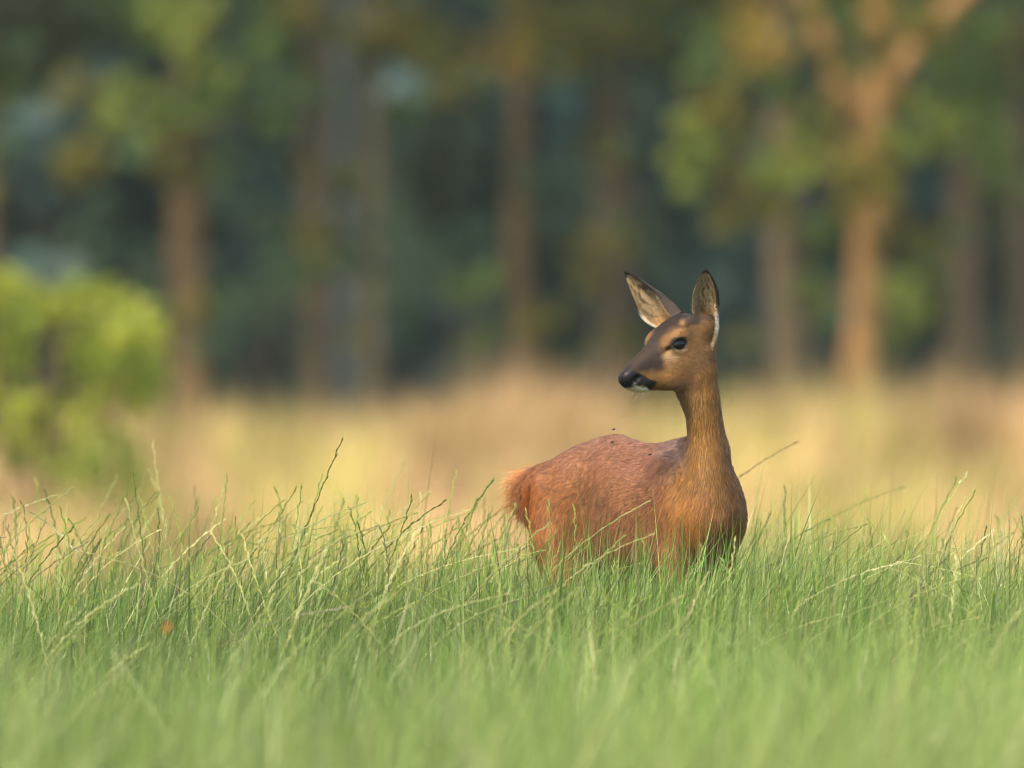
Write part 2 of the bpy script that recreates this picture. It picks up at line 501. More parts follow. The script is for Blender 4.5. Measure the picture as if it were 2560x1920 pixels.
# ------------------------------------------------------------------ grasses
def blades(x, y, h, w, seg, lean_dir, lean, tint, zoff=0.0, twist=0.9, droop=0.0):
    """ribbon blades, one row per blade; returns verts, quads, tris, tint per vertex"""
    n = len(x)
    z = ground_z(x, y) + zoff
    t = np.linspace(0, 1, seg + 1)[None, :]
    L = lean[:, None]
    bend = L * (0.35 * t + 0.65 * t ** 2.2)
    up = t * (1 - 0.35 * np.clip(L, 0, 1.4) * t ** 1.5) - (droop[:, None] if np.ndim(droop) else droop) * t ** 3
    dx, dy = np.cos(lean_dir)[:, None], np.sin(lean_dir)[:, None]
    hx = h[:, None]
    P = np.stack([x[:, None] + dx * bend * hx, y[:, None] + dy * bend * hx, z[:, None] + up * hx], -1)
    a = lean_dir + math.pi / 2 + rng.normal(0, twist, n)
    a2 = a[:, None] + t * rng.normal(0, .8, n)[:, None]
    W = np.stack([np.cos(a2), np.sin(a2), np.zeros_like(a2)], -1) * (w[:, None] * np.clip(1 - t ** 2.2, .0, 1) * (0.65 + .35 * np.sin(t * 3.1)) * .5)[..., None]
    Lf = P[:, :-1] - W[:, :-1]
    Rt = P[:, :-1] + W[:, :-1]
    V = np.concatenate([np.stack([Lf, Rt], 2).reshape(n, -1, 3), P[:, -1:]], 1)   # 2*seg + 1
    m = 2 * seg + 1
    b = (np.arange(n) * m)[:, None]
    q = [np.stack([b[:, 0] + 2 * s, b[:, 0] + 2 * s + 1, b[:, 0] + 2 * s + 3, b[:, 0] + 2 * s + 2], 1) for s in range(seg - 1)]
    q = np.concatenate(q) if q else np.zeros((0, 4), int)
    tr = np.stack([b[:, 0] + 2 * seg - 2, b[:, 0] + 2 * seg - 1, b[:, 0] + 2 * seg], 1)
    # paler, drier base to fresher tip: the blade's own colour
    C = np.repeat(tint, m, 0)
    return V.reshape(-1, 3), q, tr, C


def join(parts):
    V, Q, T, C, base = [], [], [], [], 0
    for v, q, t, c in parts:
        V.append(v); Q.append(q + base); T.append(t + base); C.append(c)
        base += len(v)
    return np.concatenate(V), np.concatenate(Q), np.concatenate(T), np.concatenate(C)


M_GRASS = mat_leafy('grass_blade', 0.32, 0.34, 0.5)
M_DRY = mat_leafy('dry_grass_blade', 0.35, 0.7, 0.15)
WIND = R(8)      # the blades lean to the right


def patchy(x, y, f1=1.3, f2=3.1):
    return .5 + .25 * np.sin(x * f1 + 1.1 * np.sin(y * f1 * .7)) + .25 * np.sin(x * f2 - y * f2 * .6 + 2 * np.sin(y * .9 + x * .5))


def green_tint(n, x, y, pale=0.0):
    base = np.array([[.175, .295, .045]])
    alt = np.array([[.29, .37, .105]])
    dark = np.array([[.070, .130, .024]])
    k = rng.random((n, 1))
    c = np.where(k < .45, base, np.where(k < .68, alt, dark))
    pt = patchy(x, y)[:, None]
    c = c * (0.72 + .56 * pt)
    p2 = sstep(.5, .95, patchy(x * .8 + 3, y * .5 + 1, 1.7, 2.9))[:, None] * .35
    c = c * (1 - p2) + np.array([[.36, .37, .13]]) * p2
    straw = rng.random((n, 1)) < .06
    c = np.where(straw, np.array([[.36, .31, .14]]), c)
    c = c * (1 - pale) + pale * np.array([[.34, .41, .11]])
    return c * .93 * rng.uniform(.66, 1.3, (n, 1))


def in_deer(x, y):
    """thinner, lower, trodden grass right where the animal stands"""
    return np.exp(-(((x - .26) / .30) ** 2 + ((y + .25) / .50) ** 2))


parts = []
def grass_zone(n, x0, x1, y0, y1, hm, hs, w0, w1, seg, pale=0.0, lean=(.66, .52)):
    x = rng.uniform(x0, x1, n)
    y = rng.uniform(y0, y1, n)
    h = np.clip(rng.normal(hm, hs, n), .12, .8) * (0.86 + .28 * patchy(x, y, 2.1, 5.3))
    h *= 1 - .20 * sstep(-.3, -1.6, y) * sstep(-9, -3, y)
    h *= 1 - .05 * in_deer(x, y)
    ld = WIND + rng.normal(0, 1.35, n)
    ln = np.abs(rng.normal(*lean, n))
    parts.append(blades(x, y, h, rng.uniform(w0, w1, n), seg, ld, ln, green_tint(n, x, y, pale), droop=np.clip(rng.normal(0, .22, n), -.1, .6)))


grass_zone(70000, -1.3, 1.3, -2.4, 1.6, .435, .052, .0024, .0056, 6, lean=(.62, .46))
grass_zone(5200, -.12, .66, -.85, -.28, .46, .05, .0028, .0065, 6, lean=(.5, .35))
grass_zone(4000, -1.3, 1.3, -1.6, 1.3, .40, .07, .0075, .0120, 6, lean=(.8, .4))
grass_zone(9000, -1.3, 1.3, 1.6, 4.5, .46, .08, .003, .006, 3)
grass_zone(30000, -1.2, 1.2, -7.0, -2.4, .465, .075, .003, .006, 3, .14)
grass_zone(30000, -1.1, 1.1, -15.0, -7.0, .45, .07, .004, .007, 3, .30)
grass_zone(16000, -3.6, -1.3, -8, 4.5, .46, .08, .004, .008, 3)
grass_zone(16000, 1.3, 3.6, -8, 4.5, .46, .08, .004, .008, 3)
grass_zone(20000, -9, 9, 4.5, 12, .40, .08, .008, .014, 2)
v, q, t, c = join(parts)
obj('grass', mesh_np('grass', v, [q, t], {'tint': c}, smooth=True), M_GRASS, kind='stuff', label='fresh green ryegrass covering the field', category='grass')


def rye_stalks(x, y, h, ld, lean, curve, tint):
    """flowering stalks: a thin stem and a long flat ear of spikelets set alternately left and right"""
    n = len(x)
    ns, nk = 7, 22
    z = ground_z(x, y)
    tt = np.linspace(0, 1, ns + nk + 1)
    tt = np.concatenate([np.linspace(0, .62, ns + 1), np.linspace(.62, 1, nk + 1)[1:]])
    T = tt[None, :]
    L, Cv = lean[:, None], curve[:, None]
    hor = L * T + Cv * T ** 3.5
    up = T - .35 * (np.abs(Cv) + L * .3) * T ** 3.2
    dx, dy = np.cos(ld)[:, None], np.sin(ld)[:, None]
    wx = .0013 * np.sin(T * 105 + rng.uniform(0, 6, (n, 1))) * (T > .6)
    P = np.stack([x[:, None] + dx * hor * h[:, None] + wx, y[:, None] + dy * hor * h[:, None], z[:, None] + up * h[:, None]], -1)
    Tn = norm(np.gradient(P, axis=1))
    side = norm(np.cross(Tn, np.array([0, 1.0, 0]) + rng.normal(0, .5, (n, 1, 3))))
    out = []
    m = ns + nk + 1
    # stem: two crossed ribbons
    for s2 in (side, norm(np.cross(Tn, side))):
        w = (np.where(T < .62, .0010, .0008) * np.ones((n, m)))[..., None]
        V = np.stack([P - s2 * w, P + s2 * w], 2).reshape(n, -1, 3)
        b = (np.arange(n) * 2 * m)[:, None] + (np.arange(m - 1) * 2)[None, :]
        Q = np.stack([b, b + 1, b + 3, b + 2], -1).reshape(-1, 4)
        out.append((V.reshape(-1, 3), Q, np.zeros((0, 3), int), np.repeat(tint, 2 * m, 0)))
    # spikelets
    i = np.arange(ns, ns + nk)
    sg = np.where(i % 2 == 0, 1.0, -1.0)[None, :, None]
    p = P[:, i]
    tn, sdv = Tn[:, i], side[:, i] * sg
    ln = rng.uniform(.011, .016, (n, nk, 1))
    d = norm(tn + sdv * rng.uniform(.06, .17, (n, nk, 1)))
    wv = np.cross(d, norm(np.cross(tn, sdv)))
    nv = norm(np.cross(d, wv))
    w = ln * .13
    a0, a1 = p, p + d * ln
    mid = p + d * ln * .45
    V = np.stack([a0, mid + wv * w, a1, mid - wv * w, mid + nv * w * .8, mid - nv * w * .8], 2).reshape(n * nk, 6, 3)
    b = (np.arange(n * nk) * 6)[:, None]
    Q = np.concatenate([b + np.array([[0, 1, 2, 3]]), b + np.array([[0, 4, 2, 5]])])
    cc = np.repeat(np.repeat(tint * .98, nk, 0) * rng.uniform(.8, 1.2, (n * nk, 1)), 6, 0)
    out.append((V.reshape(-1, 3), Q, np.zeros((0, 3), int), cc))
    return join(out)


def stalk_zone(n, x0, x1, y0, y1, hm, hs):
    x = rng.uniform(x0, x1, n)
    y = rng.uniform(y0, y1, n)
    h = np.clip(rng.normal(hm, hs, n), .35, .86) * (1 - .12 * in_deer(x, y))
    h *= 1.0 + .11 * np.exp(-((x + .72) / .36) ** 2)
    ld = WIND + rng.normal(0, .45, n) + (rng.random(n) < .10) * math.pi
    ln = np.clip(np.abs(rng.normal(.30, .16, n)), 0, .7)
    cv = np.clip(rng.normal(.10, .22, n), -.15, .75)
    k = rng.random((n, 1))
    tint = np.where(k < .45, np.array([[.27, .32, .075]]), np.where(k < .65, np.array([[.12, .19, .04]]), np.where(k < .92, np.array([[.42, .42, .17]]), np.array([[.16, .14, .07]]))))
    return rye_stalks(x, y, h, ld, ln, cv, tint * rng.uniform(1.0, 1.45, (n, 1)))


sp = [stalk_zone(460, -1.25, 1.25, -.8, 1.5, .525, .050), stalk_zone(150, -1.2, 1.2, -2.6, -.8, .47, .05), stalk_zone(160, -1.3, 1.3, 1.5, 3.5, .56, .06),
      stalk_zone(300, -3.4, -1.25, -1.5, 2.5, .60, .08), stalk_zone(300, 1.25, 3.4, -1.5, 2.5, .60, .08)]
v, q, t, c = join(sp)
obj('ryegrass_stalks', mesh_np('stalks', v, [q], {'tint': c}, smooth=False), M_GRASS, kind='stuff', label='flowering ryegrass stalks rising above the grass', category='grass')

# blond dry meadow sloping up to the wood
mp = []
def dry_zone(n, x0, x1, y0, y1, hm, hs, w0, w1, green=.12):
    x = rng.uniform(x0, x1, n)
    y = rng.uniform(y0, y1, n)
    h = np.clip(rng.normal(hm, hs, n), .15, 1.2)
    h *= .85 + .4 * patchy(x, y, .9, 2.3)
    pt = sstep(.25, .75, patchy(x * 2.6 + y * .05, y * .16, .8, 1.7))[:, None]
    br = .60 + .68 * sstep(.2, .8, patchy(x * 3.1 + 4, y * .2 + 2, .9, 1.6))[:, None]
    k = rng.random((n, 1))
    straw = np.array([[.56, .42, .19]])
    pink = np.array([[.58, .365, .195]])
    yel = np.array([[.46, .40, .12]])
    grn = np.array([[.26, .30, .055]])
    c = np.where(k < .42, straw, np.where(k < .42 + .5 * pt, pink, np.where(k < 1 - green * 2.2 * (1 - pt), yel, grn)))
    mp.append(blades(x, y, h, rng.uniform(w0, w1, n), 2, WIND + rng.normal(0, 1.4, n), np.abs(rng.normal(.4, .25, n)), c * br * rng.uniform(.75, 1.2, (n, 1))))


dry_zone(26000, -3.2, 3.2, 12, 32, .42, .10, .010, .020)
dry_zone(42000, -4.0, 4.0, 32, 76, .50, .12, .012, .026)
dry_zone(9000, -4.5, 4.5, 58, 78, .56, .15, .014, .028)
for (tx, ty, tn) in [(1240, 868, 420), (1340, 862, 420), (1160, 890, 260), (2260, 905, 420), (2400, 885, 500), (2520, 880, 500), (560, 925, 300), (1050, 905, 260), (640, 935, 260), (1900, 925, 260), (2080, 930, 200)]:
    tp = PX(tx, ty, 89)
    k0 = len(mp)
    dry_zone(tn, tp[0] - .32, tp[0] + .32, 57.5, 60.5, (tp[2] - .02) * .86, .12, .014, .028, green=.05)
dry_zone(9000, -16, -3.6, 12, 78, .52, .12, .04, .07)
dry_zone(9000, 3.6, 16, 12, 78, .52, .12, .04, .07)
v, q, t, c = join(mp)
obj('dry_meadow_grass', mesh_np('dry_grass', v, [q, t], {'tint': c}), M_DRY, kind='stuff', label='blond dry grass of the meadow in front of the wood', category='grass')

# ------------------------------------------------------------------ the roe deer
TH = R(48)                                    # body points to the right and towards the camera
BF = np.array([math.cos(TH), -math.sin(TH), 0])
BL = np.array([-math.sin(TH), -math.cos(TH), 0])   # the flank we see
BO = np.array([(1710 - 1280) / S, .10, 0])
PH = R(35)                                    # head points to the left and a little towards the camera
HF = np.array([-math.cos(PH), -math.sin(PH), 0])
HL = np.array([math.sin(PH), -math.cos(PH), 0])    # the cheek we see
HO = np.array([(1700 - 1280) / S, -.017, 0])
KQ = S * math.cos(TH); KL = S * math.sin(TH)       # pixels per metre along / across the body
HQ = S * math.cos(PH); HK = S * math.sin(PH)


def zy(y):
    return CZ + (960 - y) / S


class Field:
    def __init__(s, lo, hi, h):
        s.lo, s.h = np.array(lo, float), h
        s.n = np.ceil((np.array(hi) - s.lo) / h).astype(int) + 1
        s.F = np.full(s.n, 1.0, np.float32)

    def box(s, lo, hi, m):
        a = np.clip(np.floor((np.array(lo) - m - s.lo) / s.h).astype(int), 0, s.n)
        b = np.clip(np.ceil((np.array(hi) + m - s.lo) / s.h).astype(int) + 1, 0, s.n)
        sl = tuple(slice(i, j) for i, j in zip(a, b))
        g = [(s.lo[i] + s.h * np.arange(a[i], b[i])).astype(np.float32) for i in range(3)]
        return sl, np.meshgrid(*g, indexing='ij', sparse=True)

    def add(s, lo, hi, fn, k=.02):
        sl, (X, Y, Z) = s.box(lo, hi, k + .012)
        d = fn(X, Y, Z)
        a = s.F[sl]
        h = np.maximum(k - np.abs(a - d), 0) / k
        s.F[sl] = np.minimum(a, d) - h * h * k * .25

    def cut(s, lo, hi, fn, k=.006):
        sl, (X, Y, Z) = s.box(lo, hi, k + .012)
        d = -fn(X, Y, Z)
        a = s.F[sl]
        h = np.maximum(k - np.abs(a - d), 0) / k
        s.F[sl] = np.maximum(a, d) + h * h * k * .25

    def capsule(s, a, b, ra, rb, k=.02):
        a, b = np.array(a, float), np.array(b, float)
        ab = b - a
        L = ab @ ab
        r = max(ra, rb)

        def fn(X, Y, Z):
            t = np.clip(((X - a[0]) * ab[0] + (Y - a[1]) * ab[1] + (Z - a[2]) * ab[2]) / L, 0, 1)
            return np.sqrt((X - a[0] - t * ab[0]) ** 2 + (Y - a[1] - t * ab[1]) ** 2 + (Z - a[2] - t * ab[2]) ** 2) - (ra + (rb - ra) * t)
        s.add(np.minimum(a, b) - r, np.maximum(a, b) + r, fn, k)

    def chain(s, pts, rad, k=.02):
        for i in range(len(pts) - 1):
            s.capsule(pts[i], pts[i + 1], rad[i], rad[i + 1], k)

    def ell(s, c, axes, radii, k=.02, cut=False):
        """axes: 3 unit row vectors"""
        c = np.array(c, float)
        A = np.array(axes, float)
        r = np.array(radii, float)
        ext = np.sqrt(((A * r[:, None]) ** 2).sum(0))

        def fn(X, Y, Z):
            q = 0
            for i in range(3):
                q = q + (((X - c[0]) * A[i, 0] + (Y - c[1]) * A[i, 1] + (Z - c[2]) * A[i, 2]) / r[i]) ** 2
            return (np.sqrt(q) - 1) * r.min()
        (s.cut if cut else s.add)(c - ext, c + ext, fn, k)


def hermite(xs, ys, n=300):
    xs, ys = np.array(xs, float), np.array(ys, float)
    if xs[0] > xs[-1]:
        xs, ys = xs[::-1], ys[::-1]
    d = np.diff(ys) / np.diff(xs)
    m = np.concatenate([[d[0]], (d[1:] + d[:-1]) / 2, [d[-1]]])
    for i in range(len(d)):                       # monotone limiter
        if d[i] == 0:
            m[i] = m[i + 1] = 0
        else:
            for j in (i, i + 1):
                if m[j] / d[i] < 0:
                    m[j] = 0
                elif m[j] / d[i] > 3:
                    m[j] = 3 * d[i]
    X = np.linspace(xs[0], xs[-1], n)
    i = np.clip(np.searchsorted(xs, X) - 1, 0, len(d) - 1)
    h = xs[i + 1] - xs[i]
    t = (X - xs[i]) / h
    Y = (2 * t ** 3 - 3 * t ** 2 + 1) * ys[i] + (t ** 3 - 2 * t ** 2 + t) * h * m[i] + (-2 * t ** 3 + 3 * t ** 2) * ys[i + 1] + (t ** 3 - t ** 2) * h * m[i + 1]
    return lambda q: np.interp(q, X, Y)


def prof(F, O, FW, LT, st, k=.02, egg=0.0, p=2.0, ridge=0.0):
    """body of vertical slices along FW: rows (q, z top, z bottom, half width)"""
    st = np.array(st, float)
    zt, zb, hw = hermite(st[:, 0], st[:, 1]), hermite(st[:, 0], st[:, 2]), hermite(st[:, 0], st[:, 3])
    q0, q1 = st[:, 0].min(), st[:, 0].max()
    c = [O + FW * q + LT * l for q in (q0, q1) for l in (-st[:, 3].max(), st[:, 3].max())]
    lo, hi = np.min(c, 0), np.max(c, 0)
    lo[2], hi[2] = st[:, 2].min(), st[:, 1].max()

    def fn(X, Y, Z):
        q = (X - O[0]) * FW[0] + (Y - O[1]) * FW[1]
        l = (X - O[0]) * LT[0] + (Y - O[1]) * LT[1]
        T, B, W = zt(q), zb(q), hw(q)
        h, zc = (T - B) / 2, (T + B) / 2
        v = (Z - zc) / h
        u = l / (W * (1 - egg * v))
        e = p - ridge * np.clip(v + .15, 0, 1)
        d = ((np.abs(v) ** e + np.abs(u) ** e) ** (1 / e) - 1) * np.minimum(h, W)
        return np.maximum(d, np.maximum(q0 - q, q - q1)).astype(np.float32)
    F.add(lo, hi, fn, k)


def surface_nets(F, lo, h):
    ins = F < 0
    n = np.array(F.shape)
    c = np.zeros(n - 1, np.int8)
    for a in (0, 1):
        for b in (0, 1):
            for d in (0, 1):
                c += ins[a:n[0] - 1 + a, b:n[1] - 1 + b, d:n[2] - 1 + d]
    I, J, K = np.nonzero((c > 0) & (c < 8))
    idx = np.full(n - 1, -1, np.int32)
    idx[I, J, K] = np.arange(len(I))
    acc = np.zeros((len(I), 3)); cnt = np.zeros(len(I))
    cor = [(a, b, d) for a in (0, 1) for b in (0, 1) for d in (0, 1)]
    for p in cor:
        for ax in range(3):
            if p[ax]:
                continue
            e = list(p); e[ax] = 1
            f0 = F[I + p[0], J + p[1], K + p[2]]
            f1 = F[I + e[0], J + e[1], K + e[2]]
            m = (f0 < 0) != (f1 < 0)
            t = f0[m] / (f0[m] - f1[m])
            pos = np.tile(np.array(p, float), (m.sum(), 1))
            pos[:, ax] = t
            acc[m] += pos
            cnt[m] += 1
    V = (np.stack([I, J, K], 1) + acc / cnt[:, None]) * h + lo
    Q = []
    for ax in range(3):
        a = [slice(1, -1)] * 3; b = [slice(1, -1)] * 3
        a[ax] = slice(0, -1); b[ax] = slice(1, None)
        A, B = ins[tuple(a)], ins[tuple(b)]
        i = np.stack(np.nonzero(A != B), 1)
        s = A[tuple(i.T)]
        o = np.ones(3, int); o[ax] = 0
        i = i + o
        u, w = (ax + 1) % 3, (ax + 2) % 3
        def cell(du, dw):
            j = i.copy(); j[:, u] -= du; j[:, w] -= dw
            return idx[tuple(j.T)]
        q = np.stack([cell(1, 1), cell(0, 1), cell(0, 0), cell(1, 0)], 1)
        q[~s] = q[~s][:, ::-1]
        Q.append(q)
    return V, np.concatenate(Q)


def relax(V, Q, it=2, f=.5):
    e = np.concatenate([Q[:, [0, 1]], Q[:, [1, 2]], Q[:, [2, 3]], Q[:, [3, 0]]])
    for _ in range(it):
        s = np.zeros_like(V); c = np.zeros(len(V))
        for k in range(3):
            s[:, k] = np.bincount(e[:, 0], V[e[:, 1], k], len(V)) + np.bincount(e[:, 1], V[e[:, 0], k], len(V))
        c = np.bincount(e[:, 0], minlength=len(V)) + np.bincount(e[:, 1], minlength=len(V))
        V = V * (1 - f) + f * s / c[:, None]
    return V


def vnormals(V, Q):
    n = np.cross(V[Q[:, 2]] - V[Q[:, 0]], V[Q[:, 3]] - V[Q[:, 1]])
    N = np.zeros_like(V)
    for k in range(3):
        for j in range(4):
            N[:, k] += np.bincount(Q[:, j], n[:, k], len(V))
    return norm(N)


def B3(q, l, z):
    return BO + BF * q + BL * l + np.array([0, 0, z])


def H3(q, l, z):
    return HO + HF * q + HL * l + np.array([0, 0, z])


UPZ = np.array([0, 0, 1.0])
BAX = [BF, BL, UPZ]
HAX = [HF, HL, UPZ]


def tilt(axes, a):
    """pitch the forward axis of a frame by a radians (down positive)"""
    f, l, u = axes
    return [f * math.cos(a) - u * math.sin(a), l, u * math.cos(a) + f * math.sin(a)]


EYE_Q, EYE_L, EYE_Z = .0315, .0375, zy(861)


def build_deer_surface():
    F = Field((-.06, -.24, -.02), (.52, .58, 1.03), .003)
    # trunk
    body = [(-.445, 1205, 1262, .014), (-.43, 1182, 1300, .030), (-.41, 1165, 1335, .048), (-.375, 1145, 1370, .064), (-.335, 1124, 1412, .073), (-.285, 1106, 1436, .083),
            (-.235, 1091, 1440, .076), (-.195, 1087, 1446, .078), (-.15, 1099, 1456, .086), (-.10, 1112, 1460, .094), (-.05, 1119, 1460, .095), (-.01, 1113, 1456, .090),
            (.03, 1104, 1446, .078), (.06, 1122, 1428, .068), (.09, 1160, 1388, .056), (.115, 1212, 1362, .042), (.13, 1262, 1335, .024), (.137, 1290, 1312, .012)]
    prof(F, BO, BF, BL, [(q, zy(a), zy(b), w) for q, a, b, w in body], k=.02, egg=.14, p=2.5, ridge=.8)
    for sgn in (1, -1):
        # haunch, stifle, hock, cannon, hoof
        st = .02 if sgn > 0 else .075
        F.ell(B3(-.312, .049 * sgn, zy(1272)), tilt(BAX, .22), (.066, .040, .105), .028)
        F.chain([B3(-.345, .045 * sgn, .60), B3(-.315, .054 * sgn, .50), B3(-.285, .06 * sgn, .43), B3(-.335 + st, .06 * sgn, .34), B3(-.395 + st, .06 * sgn, .235),
                 B3(-.385 + st, .06 * sgn, .12), B3(-.38 + st, .06 * sgn, .065), B3(-.36 + st, .06 * sgn, .014)],
                [.062, .056, .044, .028, .018, .0125, .0135, .0145], .012)
        # shoulder blade, upper arm, knee, cannon, hoof
        F.ell(B3(.03, .060 * sgn, zy(1240)), tilt(BAX, -.35), (.046, .028, .088), .03)
        F.ell(B3(.068, .042 * sgn, zy(1302)), BAX, (.042, .026, .045), .03)
        F.chain([B3(.06, .046 * sgn, .555), B3(.035, .054 * sgn, .475), B3(.045, .060 * sgn, .37), B3(.052, .056 * sgn, .26), B3(.054, .054 * sgn, .14), B3(.055, .054 * sgn, .065), B3(.072, .054 * sgn, .014)],
                [.046, .040, .028, .019, .0125, .0135, .0145], .012)
    for sgn in (1, -1):                                    # hollow of the flank, groove of the thigh
        F.ell(B3(-.228, .098 * sgn, zy(1305)), tilt(BAX, .25), (.022, .032, .095), .03, cut=True)
        F.ell(B3(-.362, .097 * sgn, zy(1310)), tilt(BAX, .1), (.010, .022, .080), .02, cut=True)
    F.ell(B3(.112, 0, zy(1290)), BAX, (.022, .030, .05), .04)                           # breast
    F.ell(B3(.02, 0, zy(1122)), BAX, (.06, .02, .016), .03)                         # withers
    # neck: level slices (pixel row, centre column, half width px, depth, half depth)
    nk = [(880, 1745, 38, .000, .040), (905, 1744, 42, .000, .046), (950, 1742, 49, .000, .050), (985, 1744, 52, .001, .050), (1010, 1751, 48, .003, .047), (1045, 1760, 44, .006, .044),
          (1100, 1768, 47, .012, .047), (1143, 1770, 53, .016, .054), (1180, 1772, 61, .020, .062), (1220, 1775, 71, .024, .070), (1260, 1777, 75, .026, .074), (1310, 1777, 70, .028, .070), (1350, 1776, 52, .032, .052), (1385, 1774, 26, .036, .028), (1400, 1773, 8, .038, .01)]
    nk = np.array(nk)
    ncx, nrx = hermite(nk[:, 0], nk[:, 1]), hermite(nk[:, 0], nk[:, 2])
    ncy, nry = hermite(nk[:, 0], nk[:, 3]), hermite(nk[:, 0], nk[:, 4])

    def nfn(X, Y, Z):
        y = 960 - (Z - CZ) * S
        cx, rx = (ncx(y) - 1280) / S, nrx(y) / S
        u, v = (X - cx) / rx, (Y - ncy(y)) / nry(y)
        d = (np.sqrt(u * u + v * v) - 1) * np.minimum(rx, nry(y))
        return np.maximum(d, np.maximum(zy(1400) - Z, Z - zy(880))).astype(np.float32)
    F.add((.29, -.08, zy(1400)), (.48, .12, zy(880)), nfn, .03)
    # head: muzzle and skull (column of the midline, top row, bottom row, half width)
    hd = [(1549, 940, 955, .006), (1553, 931, 963, .0125), (1562, 922, 970, .0175), (1580, 904, 978, .0205), (1600, 882, 980, .0225), (1625, 855, 977, .027), (1645, 829, 976, .034), (1662, 808, 974, .040),
          (1680, 795, 972, .043), (1700, 788, 966, .045), (1730, 787, 948, .043), (1755, 797, 915, .036), (1776, 822, 880, .022), (1784, 840, 862, .010)]
    prof(F, HO, HF, HL, [((1700 - x) / HQ, zy(a), zy(b), w) for x, a, b, w in hd], k=.012, egg=-.12, p=2.1)
    for sgn in (1, -1):
        F.ell(H3(.033, .034 * sgn, zy(842)), tilt(HAX, .45), (.026, .0145, .014), .014)      # brow
        F.ell(H3(.002, .030 * sgn, zy(915)), tilt(HAX, .55), (.058, .018, .034), .02)        # cheek
        F.ell(H3(EYE_Q, EYE_L * sgn, EYE_Z), tilt(HAX, .25), (.0230, .0120, .0175), .008)    # lids
        F.ell(H3(EYE_Q + .001, (EYE_L + .0115) * sgn, EYE_Z), tilt(HAX, .2), (.0166, .011, .0112), .003, cut=True)   # opening between them
        F.ell(H3(.056, .034 * sgn, zy(876)), tilt(HAX, .9), (.010, .006, .0035), .005, cut=True)  # tear pit
        F.ell(H3(.1235, .0105 * sgn, zy(943)), tilt(HAX, .5), (.0105, .0085, .0095), .006)   # wing of the nose
        F.ell(H3(.1215, .0190 * sgn, zy(948)), tilt(HAX, .6), (.0100, .0070, .0062), .003, cut=True)   # nostril
        F.ell(H3(.098, .013 * sgn, zy(957)), tilt(HAX, .15), (.026, .009, .0085), .008)       # upper lip
        F.ell(H3(.092, .018 * sgn, zy(968.5)), tilt(HAX, -.12), (.034, .012, .0016), .003, cut=True)  # mouth
        F.ell(H3(-.012, .026 * sgn, zy(802)), HAX, (.014, .010, .012), .012)                 # knob of the brow
        F.ell(H3(-.040, .036 * sgn, zy(812)), HAX, (.022, .016, .022), .015)                 # root of the ear
    F.ell(H3(.131, 0, zy(940)), tilt(HAX, .9), (.010, .012, .009), .006)
    V, Q = surface_nets(F.F, F.lo, F.h)
    V = relax(V, Q, 2, .5)
    return V, Q


def ear(base, axis_tip, U, rows, thick=.0022, m=37):
    """an ear as a cupped leaf: rows (v along the axis 0..1, then u/depth control points across), both skins and the rim"""
    base, tip = np.array(base), np.array(axis_tip)
    Ax = tip - base
    Ax_n = Ax / np.linalg.norm(Ax)
    U = np.array(U, float)
    U = norm(U - Ax_n * (U @ Ax_n))
    Dp = np.cross(Ax_n, U)
    if Dp[1] < 0:
        Dp = -Dp                                     # away from the camera
    vs_ = np.array([r[0] for r in rows])
    ctl = np.array([r[1] for r in rows], float)       # (rows, pts, 2)
    nv = 64
    vv = 1 - (1 - np.linspace(0, 1, nv)) ** 1.4
    npt = ctl.shape[1]
    hm = [[hermite(vs_, ctl[:, p, k]) for k in (0, 1)] for p in range(npt)]
    grid = np.zeros((nv, m, 3))
    ts = np.linspace(0, npt - 1, m)
    for i, v in enumerate(vv):
        c = np.array([[hm[p][k](v) for k in (0, 1)] for p in range(npt)])
        j = np.clip(ts.astype(int), 0, npt - 2)
        f = (ts - j)[:, None]
        cm = np.concatenate([[2 * c[0] - c[1]], c, [2 * c[-1] - c[-2]]])
        p0, p1, p2, p3 = cm[j], cm[j + 1], cm[j + 2], cm[j + 3]
        q = .5 * (2 * p1 + (p2 - p0) * f + (2 * p0 - 5 * p1 + 4 * p2 - p3) * f ** 2 + (3 * p1 - p0 - 3 * p2 + p3) * f ** 3)
        grid[i] = base + Ax * v + U * q[:, :1] + Dp * q[:, 1:]
    gi, gj = np.gradient(grid, axis=0), np.gradient(grid, axis=1)
    N = norm(np.cross(gi, gj))
    if (N[:, m // 2] @ Dp).mean() < 0:
        N = -N
    out = grid + N * thick
    a = np.arange(nv * m).reshape(nv, m)
    qi = np.stack([a[:-1, :-1], a[:-1, 1:], a[1:, 1:], a[1:, :-1]], -1).reshape(-1, 4)
    b = a + nv * m
    qo = np.stack([b[:-1, :-1], b[1:, :-1], b[1:, 1:], b[:-1, 1:]], -1).reshape(-1, 4)
    r = np.concatenate([a[:, 0], a[-1, 1:], a[::-1, -1][1:], a[0, ::-1][1:]])
    r2 = r + nv * m
    qr = np.stack([r[:-1], r2[:-1], r2[1:], r[1:]], 1)
    V = np.concatenate([grid.reshape(-1, 3), out.reshape(-1, 3)])
    Qs = np.concatenate([qi, qo, qr])
    # face the inner skin away from N
    t = np.cross(V[qi[:, 1]] - V[qi[:, 0]], V[qi[:, 3]] - V[qi[:, 0]])
    if (t * N[:-1, :-1].reshape(-1, 3)).sum(1).mean() > 0:
        Qs = Qs[:, ::-1]
    vpar = np.repeat(vv[:, None], m, 1)
    spar = np.repeat(np.linspace(-1, 1, m)[None], nv, 0)
    info = np.stack([np.concatenate([vpar.ravel()] * 2), np.concatenate([spar.ravel()] * 2), np.repeat([0., 1.], nv * m)], 1)
    return V, Qs, info


